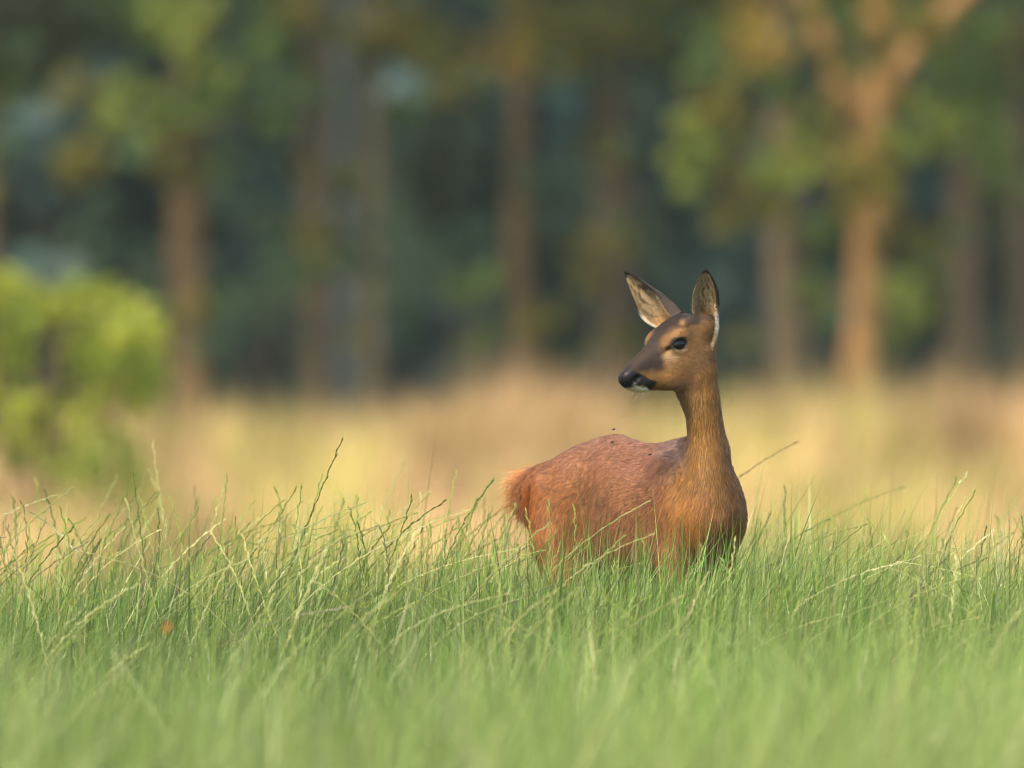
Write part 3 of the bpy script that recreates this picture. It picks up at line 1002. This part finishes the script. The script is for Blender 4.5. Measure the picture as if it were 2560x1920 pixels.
def build_ears():
    px = 1 / S
    # near ear, opening towards the camera: left rim, cup, right rim rolled to the back
    b = H3(-.034, .036, zy(812))
    tip = np.array([(1763 - 1280) / S, b[1] - .030, zy(676)])
    def row(v, L, Rr, d, eL=0, eR=.0):
        return (v, [(L * px, eL), ((L * .72 + Rr * .28) * px, d * .85), ((L + Rr) / 2 * px, d), ((L * .25 + Rr * .75) * px, d * .8), (Rr * px, eR)])
    rows = [row(0, -18, 24, .020, .006, .004), row(.10, -22, 32, .021, .002, .000), row(.30, -29, 34, .018), row(.5, -30, 33.5, .014), row(.7, -24, 27, .010), row(.87, -14, 16, .005), row(.96, -7, 8, .002), row(1, -1, 1, .0)]
    e1 = ear(b, tip, (1, 0, 0), rows)
    # far ear, leaning out to the left, its upper edge rolled over so that the dark back shows
    b2 = np.array([(1681 - 1280) / S, .020, zy(797)])
    tip2 = np.array([(1562 - 1280) / S, .055, zy(680)])
    # u to the upper right, depth away from the camera
    def row2(v, L, M, Rr, I, d):
        return (v, [(L * px, .004), ((L * .6 + M * .4) * px, d * .8), (M * px, d), (Rr * px, d * .55), (I * px, -.006)])
    rows2 = [row2(0, -34, -6, 26, 2, .022), row2(.12, -45, -8, 29, 4, .024), row2(.25, -50, -10, 27, 8, .024), row2(.42, -47, -10, 24, 14, .022), row2(.62, -33, -7, 17, 12, .016),
             row2(.80, -19, -3, 12.5, 11.5, .010), row2(.92, -8.5, -1, 7, 7, .004), row2(1, -.6, 0, .6, .6, 0)]
    e2 = ear(b2, tip2, (.7071, 0, .7071), rows2)
    return e1, e2


def poly_mask(x, y, P, soft):
    """signed distance to a polygon, as a soft 0..1 mask"""
    P = np.array(P, float)
    ins = np.zeros(len(x), bool)
    dm = np.full(len(x), 1e9)
    for i in range(len(P)):
        a, b = P[i], P[(i + 1) % len(P)]
        e = b - a
        t = np.clip(((x - a[0]) * e[0] + (y - a[1]) * e[1]) / (e @ e), 0, 1)
        dm = np.minimum(dm, np.hypot(x - a[0] - t * e[0], y - a[1] - t * e[1]))
        c = ((a[1] > y) != (b[1] > y)) & (x < (b[0] - a[0]) * (y - a[1]) / (b[1] - a[1] + 1e-9) + a[0])
        ins ^= c
    return sstep(-soft, soft, np.where(ins, dm, -dm))


def vnoise(p, f, seed=0):
    """cheap smooth noise from a few random waves, about -1..1"""
    g = np.random.default_rng(seed)
    s = 0
    for i in range(7):
        k = g.normal(size=3) * f
        s = s + np.sin(p @ k + g.uniform(0, 6.28))
    return s / 2.7


def coat(P):
    """coat colours by place on the animal, some light and shade painted in; also hair length, growth direction and gloss"""
    n = len(P)
    X, Y, Z = P.T
    px, py = X * S + 1280, 960 - (Z - CZ) * S
    q = (P - BO) @ BF
    l = (P - BO) @ BL
    hq = (P - HO) @ HF
    hl = (P - HO) @ HL
    bx = 1710 + KQ * q - KL * np.abs(l)          # as seen on the near flank, mirrored
    hx = 1700 - HQ * hq + HK * np.abs(hl)
    wig = vnoise(P, 60, 1) * 4 + vnoise(P, 160, 2) * 2.5
    head = sstep(-14, 14, (985 - (px - 1650) * .62 - py) + wig) * (py < 1000)
    head = np.where((hq > .055) & (py < 1000), 1.0, head) * (px > 1500)
    neck = (1 - head) * sstep(1345, 1150, py + wig * 3) * sstep(30, -30, np.hypot(np.clip(px - 1770, -400, 400), 0) - (52 + .28 * np.clip(py - 1100, 0, 300)) + wig * 3)
    # trunk
    c = np.tile(np.array([.252, .105, .036]), (n, 1))
    def mix(m, col):
        nonlocal c
        m = np.clip(m, 0, 1)[:, None]
        c = c * (1 - m) + np.array(col) * m
    back = np.interp(bx, [1300, 1420, 1520, 1700, 1800], [1150, 1190, 1180, 1220, 1260])
    mix(poly_mask(bx + wig * 2, py, [(1450, 1190), (1560, 1170), (1650, 1200), (1655, 1400), (1590, 1440), (1470, 1440), (1440, 1300)], 35) * .6, (.215, .098, .044))
    mix(sstep(70, -70, py - back + wig * 4) * .75, (.200, .097, .062))
    mix(sstep(34, -22, py - np.interp(bx, [1420, 1540, 1660, 1720], [1095, 1100, 1130, 1140]) + wig * 2) * .6, (.24, .14, .105))
    mix(poly_mask(bx, py, [(1650, 1130), (1690, 1090), (1740, 1090), (1740, 1165), (1690, 1165)], 25) * .6, (.25, .175, .15))  # grey sheen on the withers, painted into the hair colour
    mix(poly_mask(bx + wig * 2, py, [(1670, 1190), (1720, 1180), (1760, 1300), (1760, 1390), (1690, 1360), (1655, 1300)], 30) * .75, (.33, .145, .037))
    mix(sstep(1380, 1325, bx + wig) * sstep(1170, 1240, py) * .8, (.34, .110, .021))
    mix(poly_mask(bx, py, [(1360, 1280), (1420, 1330), (1430, 1480), (1330, 1480), (1310, 1330)], 30) * .45, (.31, .115, .032))
    rump = sstep(-.345, -.415, q + wig * .0006) * sstep(.105, .060, np.abs(l)) * sstep(1330, 1250, py) * sstep(1142, 1205, py)
    mix(rump * .9, (.44, .145, .026))
    belly = sstep(1385, 1425, py) * sstep(.06, .03, np.abs(l)) * (q > -.3) * (q < .0)
    mix(belly * .6, (.36, .22, .12))
    breast = poly_mask(px, py, [(1765, 1338), (1800, 1325), (1842, 1338), (1846, 1420), (1760, 1420)], 10)
    mix(breast * .5, (.17, .10, .055))  # shade on the chest between the forelegs, painted as darker hair
    # legs
    leg = sstep(.44, .36, Z)
    mix(leg * .5, (.27, .14, .06))
    mix(sstep(.035, .025, Z), (.02, .017, .015))
    # neck
    mix(neck, (.30, .153, .042))
    mix(neck * sstep(1788, 1815, px + wig * 2) * sstep(960, 1020, py) * .45, (.175, .10, .045))  # the less lit right side of the neck painted darker
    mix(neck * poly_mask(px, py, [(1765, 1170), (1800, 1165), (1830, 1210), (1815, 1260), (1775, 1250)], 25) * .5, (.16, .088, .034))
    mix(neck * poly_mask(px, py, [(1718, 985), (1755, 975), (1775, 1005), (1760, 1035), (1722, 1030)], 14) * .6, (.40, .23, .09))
    # head
    hc = head
    mix(hc, (.215, .115, .044))
    mix(hc * poly_mask(hx + wig * 1.3, py + wig * 1.2, [(1540, 935), (1605, 929), (1655, 925), (1664, 890), (1652, 862), (1668, 826), (1700, 812), (1710, 800), (1745, 800), (1745, 760), (1600, 760), (1500, 900)], 12) * .95, (.029, .021, .017))
    mix(hc * sstep(-.005, -.02, hq) * sstep(806, 797, py) * .8, (.05, .036, .026))
    mix(hc * poly_mask(hx, py, [(1698, 780), (1744, 780), (1744, 812), (1722, 813), (1713, 800)], 5) * .85, (.045, .034, .027))
    mix(hc * np.exp(-((hx - 1702.5) ** 2 + (py - 808) ** 2) / 50) * .9, (.42, .25, .10))
    mix(hc * poly_mask(hx, py, [(1676, 838), (1700, 822), (1722, 826), (1722, 842), (1700, 838), (1680, 850)], 7) * .5, (.32, .155, .05))
    mix(hc * np.exp(-(((hx - 1676) / 15) ** 2 + ((py - 892) / 11) ** 2)) * .75, (.34, .24, .15))
    mix(hc * poly_mask(hx, py, [(1600, 945), (1650, 928), (1740, 935), (1740, 955), (1640, 975)], 12) * .4, (.36, .165, .05))
    e = np.hypot((hx - 1696) / 25, (py - 860) / 17.5)
    mix(hc * sstep(1.15, .85, e), (.028, .020, .016))
    mix(hc * poly_mask(hx, py, [(1682, 858), (1664, 866), (1660, 878), (1666, 878), (1682, 870)], 3) * .85, (.035, .026, .02))
    mix(hc * poly_mask(hx, py, [(1686, 873), (1700, 878), (1714, 873), (1712, 878), (1698, 882), (1686, 879)], 2) * .6, (.36, .25, .17))
    nose = poly_mask(hx, py, [(1545, 946), (1552, 930), (1568, 921), (1585, 926), (1594, 936), (1597, 950), (1575, 968), (1540, 975)], 4)
    lip = poly_mask(hx, py, [(1588, 928), (1604, 936), (1622, 947), (1641, 954), (1634, 966), (1622, 976), (1612, 966), (1602, 962), (1580, 967), (1560, 966), (1570, 940)], 2.0)
    mix(hc * lip, (.016, .013, .012))
    mix(hc * nose, (.007, .0065, .007))
    mix(hc * poly_mask(hx, py, [(1562, 971), (1590, 968.5), (1604, 963), (1613, 967), (1624, 977), (1610, 996), (1562, 996)], 1.8) * .95, (.74, .69, .56))
    mix(hc * poly_mask(hx, py, [(1579, 964), (1587, 957), (1596, 966), (1588, 968)], 1.5) * .7, (.5, .46, .36))
    mix(hc * sstep(.05, .02, np.abs(hl)) * sstep(968, 980, py) * (hx < 1660) * (hx > 1620) * .3, (.42, .28, .14))
    c = c * (1 + .10 * vnoise(P, 35, 5)[:, None] + .06 * vnoise(P, 120, 6)[:, None])
    # growth direction
    d = -BF * .85 + UPZ * -.5
    d = np.tile(d, (n, 1))
    lowb = sstep(1150, 1400, py)[:, None]
    d = d * (1 - lowb * .55) - UPZ * lowb * .55
    th = (sstep(-.24, -.36, q) * sstep(1180, 1260, py))[:, None]
    d = d * (1 - th) + (-UPZ - BF * .45) * th
    lg = leg[:, None]
    d = d * (1 - lg) - UPZ * lg
    swirl = (vnoise(P, 22, 8) * .35)[:, None]
    d = d + UPZ * swirl
    nd = -UPZ + np.stack([np.clip((px - 1768) / 300, -.25, .25), 0 * px, 0 * px], 1)
    d = d * (1 - neck[:, None]) + nd * neck[:, None]
    sh = ((1 - neck) * (1 - head) * sstep(-.03, .05, q) * sstep(1160, 1240, py))[:, None]
    d = d * (1 - sh * .6) + (-UPZ - BF * .5) * sh * .6
    hdv = -HF * .9 + UPZ * .15 + HL * np.sign(hl)[:, None] * .1
    lowh = sstep(900, 960, py)[:, None]
    hdv = hdv - UPZ * lowh * .35
    d = d * (1 - head[:, None]) + hdv * head[:, None]
    rd = -BF * 1.0 + UPZ * ((1215 - py) / 110)[:, None] * .55
    d = d * (1 - rump[:, None]) + rd * rump[:, None]
    # hair length and lift
    ln = .0105 + .005 * neck + .003 * sstep(1180, 1300, py)
    ln = ln * (1 - head) + head * (.0065 - .0035 * sstep(.04, .11, hq))
    ln = ln * (1 - leg * .5)
    ln = ln * (1 - rump) + rump * .070
    bare = np.clip(hc * np.maximum(nose, sstep(1.0, .8, e)), 0, 1)
    ln = np.where(bare > .5, 0, ln)
    lift = .20 + .10 * neck + 1.5 * rump
    return np.clip(c, .005, .8), ln, norm(d), lift, np.maximum(bare, .5 * hc * lip), rump


def ear_coat(info, near):
    """inner skin cream with brown streaks, dark back, black rim and tip"""
    v, s, o = info.T
    n = len(v)
    c = np.zeros((n, 3))
    st = np.sin(s * 7 + 2.4 * np.sin(v * 8 + s * 3) + v * 11) * .7 + np.sin(s * 15 + 3 * np.sin(v * 13) - v * 17) * .55 + np.sin(v * 40 + s * 26 + 2 * np.sin(s * 14)) * .3
    st = sstep(-.45, .5, st)[:, None]
    cream = np.array([.31, .23, .125]); brown = np.array([.045, .031, .020])
    mid = sstep(.95, .25, np.abs(s - (.1 if near else 0)))[:, None] * sstep(.02, .25, v)[:, None] * sstep(.98, .75, v)[:, None]
    inner = cream * (1 - mid * st * .85) + brown * mid * st * .85
    warm = sstep(.35, .08, v)[:, None]
    inner = inner * (1 - warm * .7) + np.array([.36, .20, .075]) * warm * .7
    outer = np.tile(np.array([.060, .046, .040]), (n, 1))
    low = sstep(.42, .08, v)[:, None]
    outer = outer * (1 - low) + (np.array([.62, .56, .48]) if near else np.array([.07, .052, .043])) * low
    if not near:
        lw = (sstep(-.55, -.85, s) * sstep(.5, .3, v))[:, None]
        outer = outer * (1 - lw) + np.array([.62, .56, .46]) * lw
        inner = inner * (1 - .8 * lw * sstep(-.8, -.95, s)[:, None]) + np.array([.6, .55, .45]) * .8 * lw * sstep(-.8, -.95, s)[:, None]
    c = np.where(o[:, None] > .5, outer, inner)
    rim = np.maximum(np.where(s > 0, sstep(.74, .86, s), sstep(.9, 1, -s)) * (sstep(.15, .4, v) * np.where(s > 0, 1, sstep(.6, .8, v)) if near else sstep(.30, .5, v)), sstep(.91, .96, v + .03 * np.abs(s)))
    c = c * (1 - rim[:, None]) + np.array([.022, .017, .014]) * rim[:, None]
    return np.clip(c, .01, .8)


def mat_coat(name, under=False):
    m, nt, out = new_mat(name)
    a = attr_node(nt, 'coat')
    p = nt.nodes.new('ShaderNodeBsdfPrincipled')
    p.inputs['Specular IOR Level'].default_value = .2 if under else .28
    p.inputs['Sheen Weight'].default_value = .0 if under else .12
    p.inputs['Sheen Roughness'].default_value = .4
    if under:
        g = attr_node(nt, 'bare')
        mr = nt.nodes.new('ShaderNodeMapRange')
        mr.inputs[3].default_value = .85
        mr.inputs[4].default_value = .36
        nt.links.new(g.outputs['Fac'], mr.inputs[0])
        nt.links.new(mr.outputs[0], p.inputs['Roughness'])
        tc = nt.nodes.new('ShaderNodeNewGeometry')
        vo = nt.nodes.new('ShaderNodeTexVoronoi')
        vo.inputs['Scale'].default_value = 700
        b = nt.nodes.new('ShaderNodeBump')
        b.inputs['Strength'].default_value = .18
        b.inputs['Distance'].default_value = .0012
        nt.links.new(tc.outputs['Position'], vo.inputs['Vector'])
        nt.links.new(vo.outputs['Distance'], b.inputs['Height'])
        nt.links.new(b.outputs[0], p.inputs['Normal'])
    else:
        p.inputs['Roughness'].default_value = .48
    nt.links.new(a.outputs['Color'], p.inputs['Base Color'])
    if under:
        nt.links.new(p.outputs[0], out.inputs['Surface'])
    else:
        t = nt.nodes.new('ShaderNodeBsdfTranslucent')
        nt.links.new(a.outputs['Color'], t.inputs['Color'])
        mx = nt.nodes.new('ShaderNodeMixShader')
        mx.inputs[0].default_value = .34
        nt.links.new(p.outputs[0], mx.inputs[1])
        nt.links.new(t.outputs[0], mx.inputs[2])
        nt.links.new(mx.outputs[0], out.inputs['Surface'])
    return m


def strands(P, N, C, ln, d, lift, w, clump=.55, cs=.011, tipc=None, flat=.52, lockv=.24, tipm=0.0):
    """hairs as thin tapered ribbons that follow the coat; shading normals come mostly from the skin below"""
    n = len(P)
    t = d - N * (d * N).sum(1, keepdims=True)
    t = norm(norm(t) + rng.normal(0, .16, (n, 3)))
    t = norm(t - N * (t * N).sum(1, keepdims=True) * .9)
    lf = lift * rng.uniform(.5, 1.6, n)
    g0 = norm(t + N * lf[:, None])
    L = (ln * rng.uniform(.65, 1.3, n))[:, None]
    mid = P + g0 * L * .5
    g1 = norm(t + N * (lf * .35)[:, None] - UPZ * .12)
    tip = mid + g1 * L * .5
    # tips gather into locks
    key = np.floor((P + rng.normal(0, cs * .25, (n, 3))) / cs).astype(np.int64)
    h = (key[:, 0] * 73856093) ^ (key[:, 1] * 19349663) ^ (key[:, 2] * 83492791)
    _, inv = np.unique(h, return_inverse=True)
    cnt = np.bincount(inv)
    cen = np.stack([np.bincount(inv, tip[:, k]) / cnt for k in range(3)], 1)[inv]
    tip = tip + (cen - tip) * clump * rng.uniform(.5, 1.1, (n, 1))
    lock = rng.normal(0, 1, len(cnt))[inv]
    side = norm(np.cross(g0, N) + N * rng.normal(0, .35, (n, 1)))
    W = (w * rng.uniform(.7, 1.3, n))[:, None] * .5
    V = np.stack([P - side * W - N * .0008, P + side * W - N * .0008, mid - side * W * .8, mid + side * W * .8, tip], 1)
    gn = norm(np.cross(side, g0))
    gn = np.where((gn * N).sum(1, keepdims=True) < 0, -gn, gn)
    nn = norm(N * flat + gn * (1 - flat) + t * .10 * lock[:, None])
    NN = np.repeat(nn, 5, 0)
    b = (np.arange(n) * 5)[:, None]
    Q = b + np.array([[0, 1, 3, 2]])
    T = b + np.array([[2, 3, 4]])
    # keep ribbons facing outward
    fn = np.cross(V[:, 1] - V[:, 0], V[:, 2] - V[:, 0])
    fl = (fn * N).sum(1) < 0
    Q[fl] = Q[fl][:, ::-1]
    T[fl] = T[fl][:, ::-1]
    cc = C * np.clip(1 + np.reshape(lockv, (-1, 1)) * lock[:, None], .45, 1.7) * rng.uniform(.78, 1.22, (n, 1))
    if tipc is None:
        tipc = cc * 1.18
    md = cc if tipm == 0 else cc * (1 - tipm) + tipc * tipm
    Cv = np.stack([cc * .85, cc * .85, md, md, tipc], 1)
    return V.reshape(-1, 3), Q, T, np.clip(Cv.reshape(-1, 3), .006, .9), NN


def sample(V, Q, dens):
    """random points on quads, dens per square metre at each vertex"""
    a = V[Q[:, 0]]; b = V[Q[:, 1]]; c = V[Q[:, 2]]; e = V[Q[:, 3]]
    ar = .5 * np.linalg.norm(np.cross(c - a, e - b), axis=1)
    w = ar * dens[Q].mean(1)
    n = int(w.sum())
    i = rng.choice(len(Q), n, p=w / w.sum())
    u, v = rng.random((2, n))
    wt = np.stack([(1 - u) * (1 - v), u * (1 - v), u * v, (1 - u) * v], 1)
    return Q[i], wt


def lerp4(A, qi, wt):
    if A.ndim == 1:
        return (A[qi] * wt).sum(1)
    return (A[qi] * wt[..., None]).sum(1)


def build_deer():
    V, Q = build_deer_surface()
    N = vnormals(V, Q)
    c, ln, d, lift, bare, rump = coat(V)
    e1, e2 = build_ears()
    deer = empty('roe_deer', tuple(B3(-.05, 0, 0)), label='brown roe deer doe standing in the grass, looking back to the left', category='deer')
    o = np.array(deer.location)
    V1, Q1, I1 = e1
    V2, Q2, I2 = e2
    allV = np.concatenate([V, V1, V2]) - o
    allQ = np.concatenate([Q, Q1 + len(V), Q2 + len(V) + len(V1)])
    c1, c2 = ear_coat(I1, True), ear_coat(I2, False)
    me = mesh_np('roe_deer_body', allV, [allQ], {'coat': np.concatenate([c, c1, c2]), 'bare': np.concatenate([bare, np.zeros(len(V1) + len(V2))])})
    obj('body', me, mat_coat('deer_skin', True), deer)
    # coat
    parts = []
    px, py = V[:, 0] * S + 1280, 960 - (V[:, 2] - CZ) * S
    hq = (V - HO) @ HF
    head = ((py < 985 - (px - 1650) * .62) | (hq > .055)) & (py < 1000) & (px > 1500)
    dens = np.where(head, 520000., 150000.) * np.where(ln > .0005, 1, 0)
    dens = dens * np.where(V[:, 2] < .33, .25, 1) * np.where(N[:, 1] > .35, .35, 1.0)
    dens = dens * (1 + 1.8 * rump)
    qi, wt = sample(V, Q, dens)
    P, n_, C = lerp4(V, qi, wt), norm(lerp4(N, qi, wt)), lerp4(c, qi, wt)
    L, D, LF, RU = lerp4(ln, qi, wt), norm(lerp4(d, qi, wt)), lerp4(lift, qi, wt), lerp4(rump, qi, wt)
    ishead = lerp4(head.astype(float), qi, wt) > .5
    b = (~ishead) & (RU < .25)
    parts.append(strands(P[b], n_[b], C[b], L[b], D[b], LF[b], .0010, .55, .0085, lockv=.10 + .14 * sstep(1120, 1250, 960 - (P[b][:, 2] - CZ) * S)))
    h = ishead
    parts.append(strands(P[h], n_[h], C[h], L[h], D[h], LF[h], .0006, .4, .006, lockv=.17))
    r = (~ishead) & (RU >= .25)
    k = rng.random((r.sum(), 1))
    tipc = np.where(k < .5, np.array([[.88, .62, .32]]), np.array([[.68, .33, .09]]))
    parts.append(strands(P[r], n_[r], C[r], L[r] * (.6 + .6 * RU[r]) * rng.uniform(.45, 1.25, r.sum()) * np.clip(1 + .25 * vnoise(P[r], 90, 12), .6, 1.3), D[r], LF[r], .0008, .35, .014, tipc=tipc, flat=.5, tipm=.08))
    # ears
    for (Ve, Qe, Ie, ce, near) in ((V1, Q1, I1, c1, True), (V2, Q2, I2, c2, False)):
        Ne = vnormals(Ve, Qe)
        ax = norm((Ve[Ie[:, 0] > .99].mean(0) - Ve[Ie[:, 0] < .01].mean(0))[None])[0]
        inner = Ie[:, 2] < .5
        qi, wt = sample(Ve, Qe, np.full(len(Ve), 500000.))
        P, n_, C = lerp4(Ve, qi, wt), norm(lerp4(Ne, qi, wt)), lerp4(ce, qi, wt)
        inn = lerp4(inner.astype(float), qi, wt)
        vv = lerp4(Ie[:, 0], qi, wt); sv = lerp4(Ie[:, 1], qi, wt)
        across = norm(np.cross(n_, ax))
        dd = ax * .8 + across * (np.sin(sv * 4 + vv * 7) * .5)[:, None] + rng.normal(0, .2, P.shape)
        Ln = np.where(inn > .5, .006 + .004 * sstep(.7, .2, vv), .004)
        Ln = np.where((inn < .5) & (vv < .4) & near, .009, Ln)
        parts.append(strands(P, n_, C, Ln, dd, np.full(len(P), .25), .0006, .5, .005))
    # white fringe behind the foot of the near ear
    m = 900
    tt = rng.random(m)
    fx = np.interp(tt, [0, .45, .75, 1], [1788, 1791, 1787, 1779]) + rng.normal(0, 1.6, m) - 2
    fy = np.interp(tt, [0, .45, .75, 1], [762, 812, 838, 866]) + rng.normal(0, 3, m)
    fp = np.stack([(fx - 1280) / S, rng.uniform(-.040, -.005, m), zy(fy)], 1)
    fd = np.stack([np.full(m, .6), rng.uniform(-.3, .6, m), np.interp(tt, [0, 1], [.1, -.9])], 1)
    fc = np.where((tt < .68)[:, None], np.array([[.66, .60, .50]]), np.array([[.50, .36, .20]])) * rng.uniform(.7, 1.1, (m, 1))
    parts.append(strands(fp, np.tile([[.5, -.85, .1]], (m, 1)), fc, np.interp(tt, [0, .5, 1], [.005, .008, .006]), fd, np.full(m, .3), .0006, .25, .006))
    # a few whiskers on the chin
    m = 26
    wp = np.array([H3(rng.uniform(.085, .115), rng.uniform(-.01, .018), zy(rng.uniform(976, 982))) for _ in range(m)])
    parts.append(strands(wp, np.tile(-UPZ, (m, 1)), np.tile([[.62, .56, .42]], (m, 1)), rng.uniform(.008, .02, m), np.tile(HF * .3 - UPZ, (m, 1)), np.full(m, 2.5), .0004, 0, .01))
    Vs, Qs, Ts, Cs, base = [], [], [], [], 0
    Ns = []
    for v, q_, t_, c_, nn in parts:
        Vs.append(v); Qs.append(q_ + base); Ts.append(t_ + base); Cs.append(c_); Ns.append(nn)
        base += len(v)
    me = mesh_np('roe_deer_fur', np.concatenate(Vs) - o, [np.concatenate(Qs), np.concatenate(Ts)], {'coat': np.concatenate(Cs)})
    me.normals_split_custom_set_from_vertices(np.concatenate(Ns).astype(np.float32))
    obj('fur', me, mat_coat('deer_fur'), deer, kind='stuff')
    # eyes
    em, nt, out = new_mat('deer_eye')
    p = nt.nodes.new('ShaderNodeBsdfPrincipled')
    p.inputs['Base Color'].default_value = (.006, .005, .005, 1)
    p.inputs['Roughness'].default_value = .03
    p.inputs['Specular IOR Level'].default_value = .35
    nt.links.new(p.outputs[0], out.inputs['Surface'])
    for sgn in (1, -1):
        u, w_ = np.meshgrid(np.linspace(0, 2 * math.pi, 32, endpoint=False), np.linspace(0, math.pi, 18), indexing='ij')
        sp_ = np.stack([np.sin(w_) * np.cos(u), np.cos(w_), np.sin(w_) * np.sin(u)], -1).reshape(-1, 3) * np.array([.0188, .0126, .0140])
        ax = tilt(HAX, .25)
        ev = sp_[:, :1] * ax[0] + sp_[:, 1:2] * ax[1] * sgn + sp_[:, 2:] * ax[2] + H3(EYE_Q, (EYE_L - .0025) * sgn, EYE_Z) - o
        i = np.arange(32 * 18).reshape(32, 18)
        j = np.roll(i, -1, 0)
        f = np.stack([i[:, :-1], i[:, 1:], j[:, 1:], j[:, :-1]], -1).reshape(-1, 4)
        obj('eye', mesh_np('deer_eyeball', ev, [f]), em, deer)
    return deer


build_deer()


# ------------------------------------------------------------------ flies round the deer, a yellowed leaf
def mat_plain(name, col, rough=.5, spec=.4):
    m, nt, out = new_mat(name)
    p = nt.nodes.new('ShaderNodeBsdfPrincipled')
    n = nt.nodes.new('ShaderNodeTexNoise')
    n.inputs['Scale'].default_value = 300
    r = nt.nodes.new('ShaderNodeValToRGB')
    r.color_ramp.elements[0].color = (*[c * .7 for c in col], 1)
    r.color_ramp.elements[1].color = (*[c * 1.25 for c in col], 1)
    nt.links.new(n.outputs['Fac'], r.inputs[0])
    nt.links.new(r.outputs[0], p.inputs['Base Color'])
    p.inputs['Roughness'].default_value = rough
    p.inputs['Specular IOR Level'].default_value = spec
    nt.links.new(p.outputs[0], out.inputs['Surface'])
    return m


M_FLY = mat_plain('fly_body', (.018, .016, .015), .35)
M_WING = mat_plain('fly_wing', (.10, .10, .10), .25)


def fly_body():
    V, F, base = [], [], 0
    for cx, rx, ry in ((-.0022, .0026, .0014), (.0006, .0016, .0013), (.0024, .0010, .0011)):
        u, w = np.meshgrid(np.linspace(0, 2 * math.pi, 8, endpoint=False), np.linspace(0, math.pi, 6), indexing='ij')
        V.append(np.stack([cx + rx * np.cos(w), ry * np.sin(w) * np.cos(u), ry * np.sin(w) * np.sin(u)], -1).reshape(-1, 3))
        i = np.arange(48).reshape(8, 6)
        j = np.roll(i, -1, 0)
        F.append(np.stack([i[:, :-1], i[:, 1:], j[:, 1:], j[:, :-1]], -1).reshape(-1, 4) + base)
        base += 48
    return mesh_np('fly', np.concatenate(V), [np.concatenate(F)])


def fly_wing(s):
    a = np.array([[.001, .0004 * s, .0010], [-.001, .0016 * s, .0018], [-.0038, .0030 * s, .0022], [-.0046, .0016 * s, .0020], [-.0030, .0005 * s, .0015]])
    b = a + np.array([0, 0, .00012])
    v = np.concatenate([a, b])
    n = 5
    side = np.array([[i, (i + 1) % n, (i + 1) % n + n, i + n] for i in range(n)])
    tris = np.array([[0, 1, 4], [1, 2, 4], [2, 3, 4]])
    return mesh_np('wing', v, [side, tris, tris[:, ::-1] + n])


def fly(loc, rot, label):
    t = empty('fly', tuple(loc), label=label, category='fly', group='flies pestering the deer')
    t.rotation_euler = rot
    obj('body', fly_body(), M_FLY, t)
    obj('wing', fly_wing(1), M_WING, t)
    obj('wing', fly_wing(-1), M_WING, t)


dg = bpy.context.evaluated_depsgraph_get()


def on_coat(x, y):
    """the point of the coat seen at a photograph pixel, found by a ray from the camera"""
    p = PX(x, y, D0)
    o = Vector((0, -D0, CZ))
    d = (Vector(p) - o).normalized()
    dg.update()
    best = None
    for ob in sc.objects:
        if ob.name.startswith('body') and ob.parent and ob.parent.name.startswith('roe_deer'):
            q = o - ob.matrix_world.translation
            ok, loc, nr, _ = ob.ray_cast(q, d)
            if ok:
                best = loc + ob.matrix_world.translation + nr * .008
    return best if best is not None else Vector(p)


bpy.context.view_layer.update()
fly(PX(1533, 1074, 30.05), (0, R(12), R(200)), 'tiny dark fly hovering just above the deer\'s back')
fly(on_coat(1534, 1112), (0, 0, R(190)), 'tiny dark fly sitting high on the hip of the deer')
fly(on_coat(1632, 1143), (0, R(-15), R(20)), 'dark fly sitting on the deer\'s back behind the withers')

# yellowed leaf caught in the grass
n = 9
t = np.linspace(0, 1, n)
wv = .0055 * np.sin(np.pi * np.clip(t, .02, 1)) ** .8
cx = np.stack([t * .012, 0 * t, t * .028 - .006 * t ** 2], 1)
V = np.concatenate([cx + np.stack([wv, -.002 + 0 * t, -wv * .4], 1), cx + np.stack([0 * t, .003 + 0 * t, 0 * t], 1), cx - np.stack([wv, .002 + 0 * t, -wv * .4], 1)])
i = np.arange(n - 1)
F = np.concatenate([np.stack([i, i + 1, i + 1 + n, i + n], 1), np.stack([i + n, i + n + 1, i + 1 + 2 * n, i + 2 * n], 1)])
lp = PX(408, 1583, 25.8)
obj('yellowed_leaf', mesh_np('yellowed_leaf', V, [F], {'tint': np.tile([.46, .20, .05], (3 * n, 1))}), M_DRY, loc=tuple(lp), label='single orange yellow leaf caught in the green grass', category='leaf')
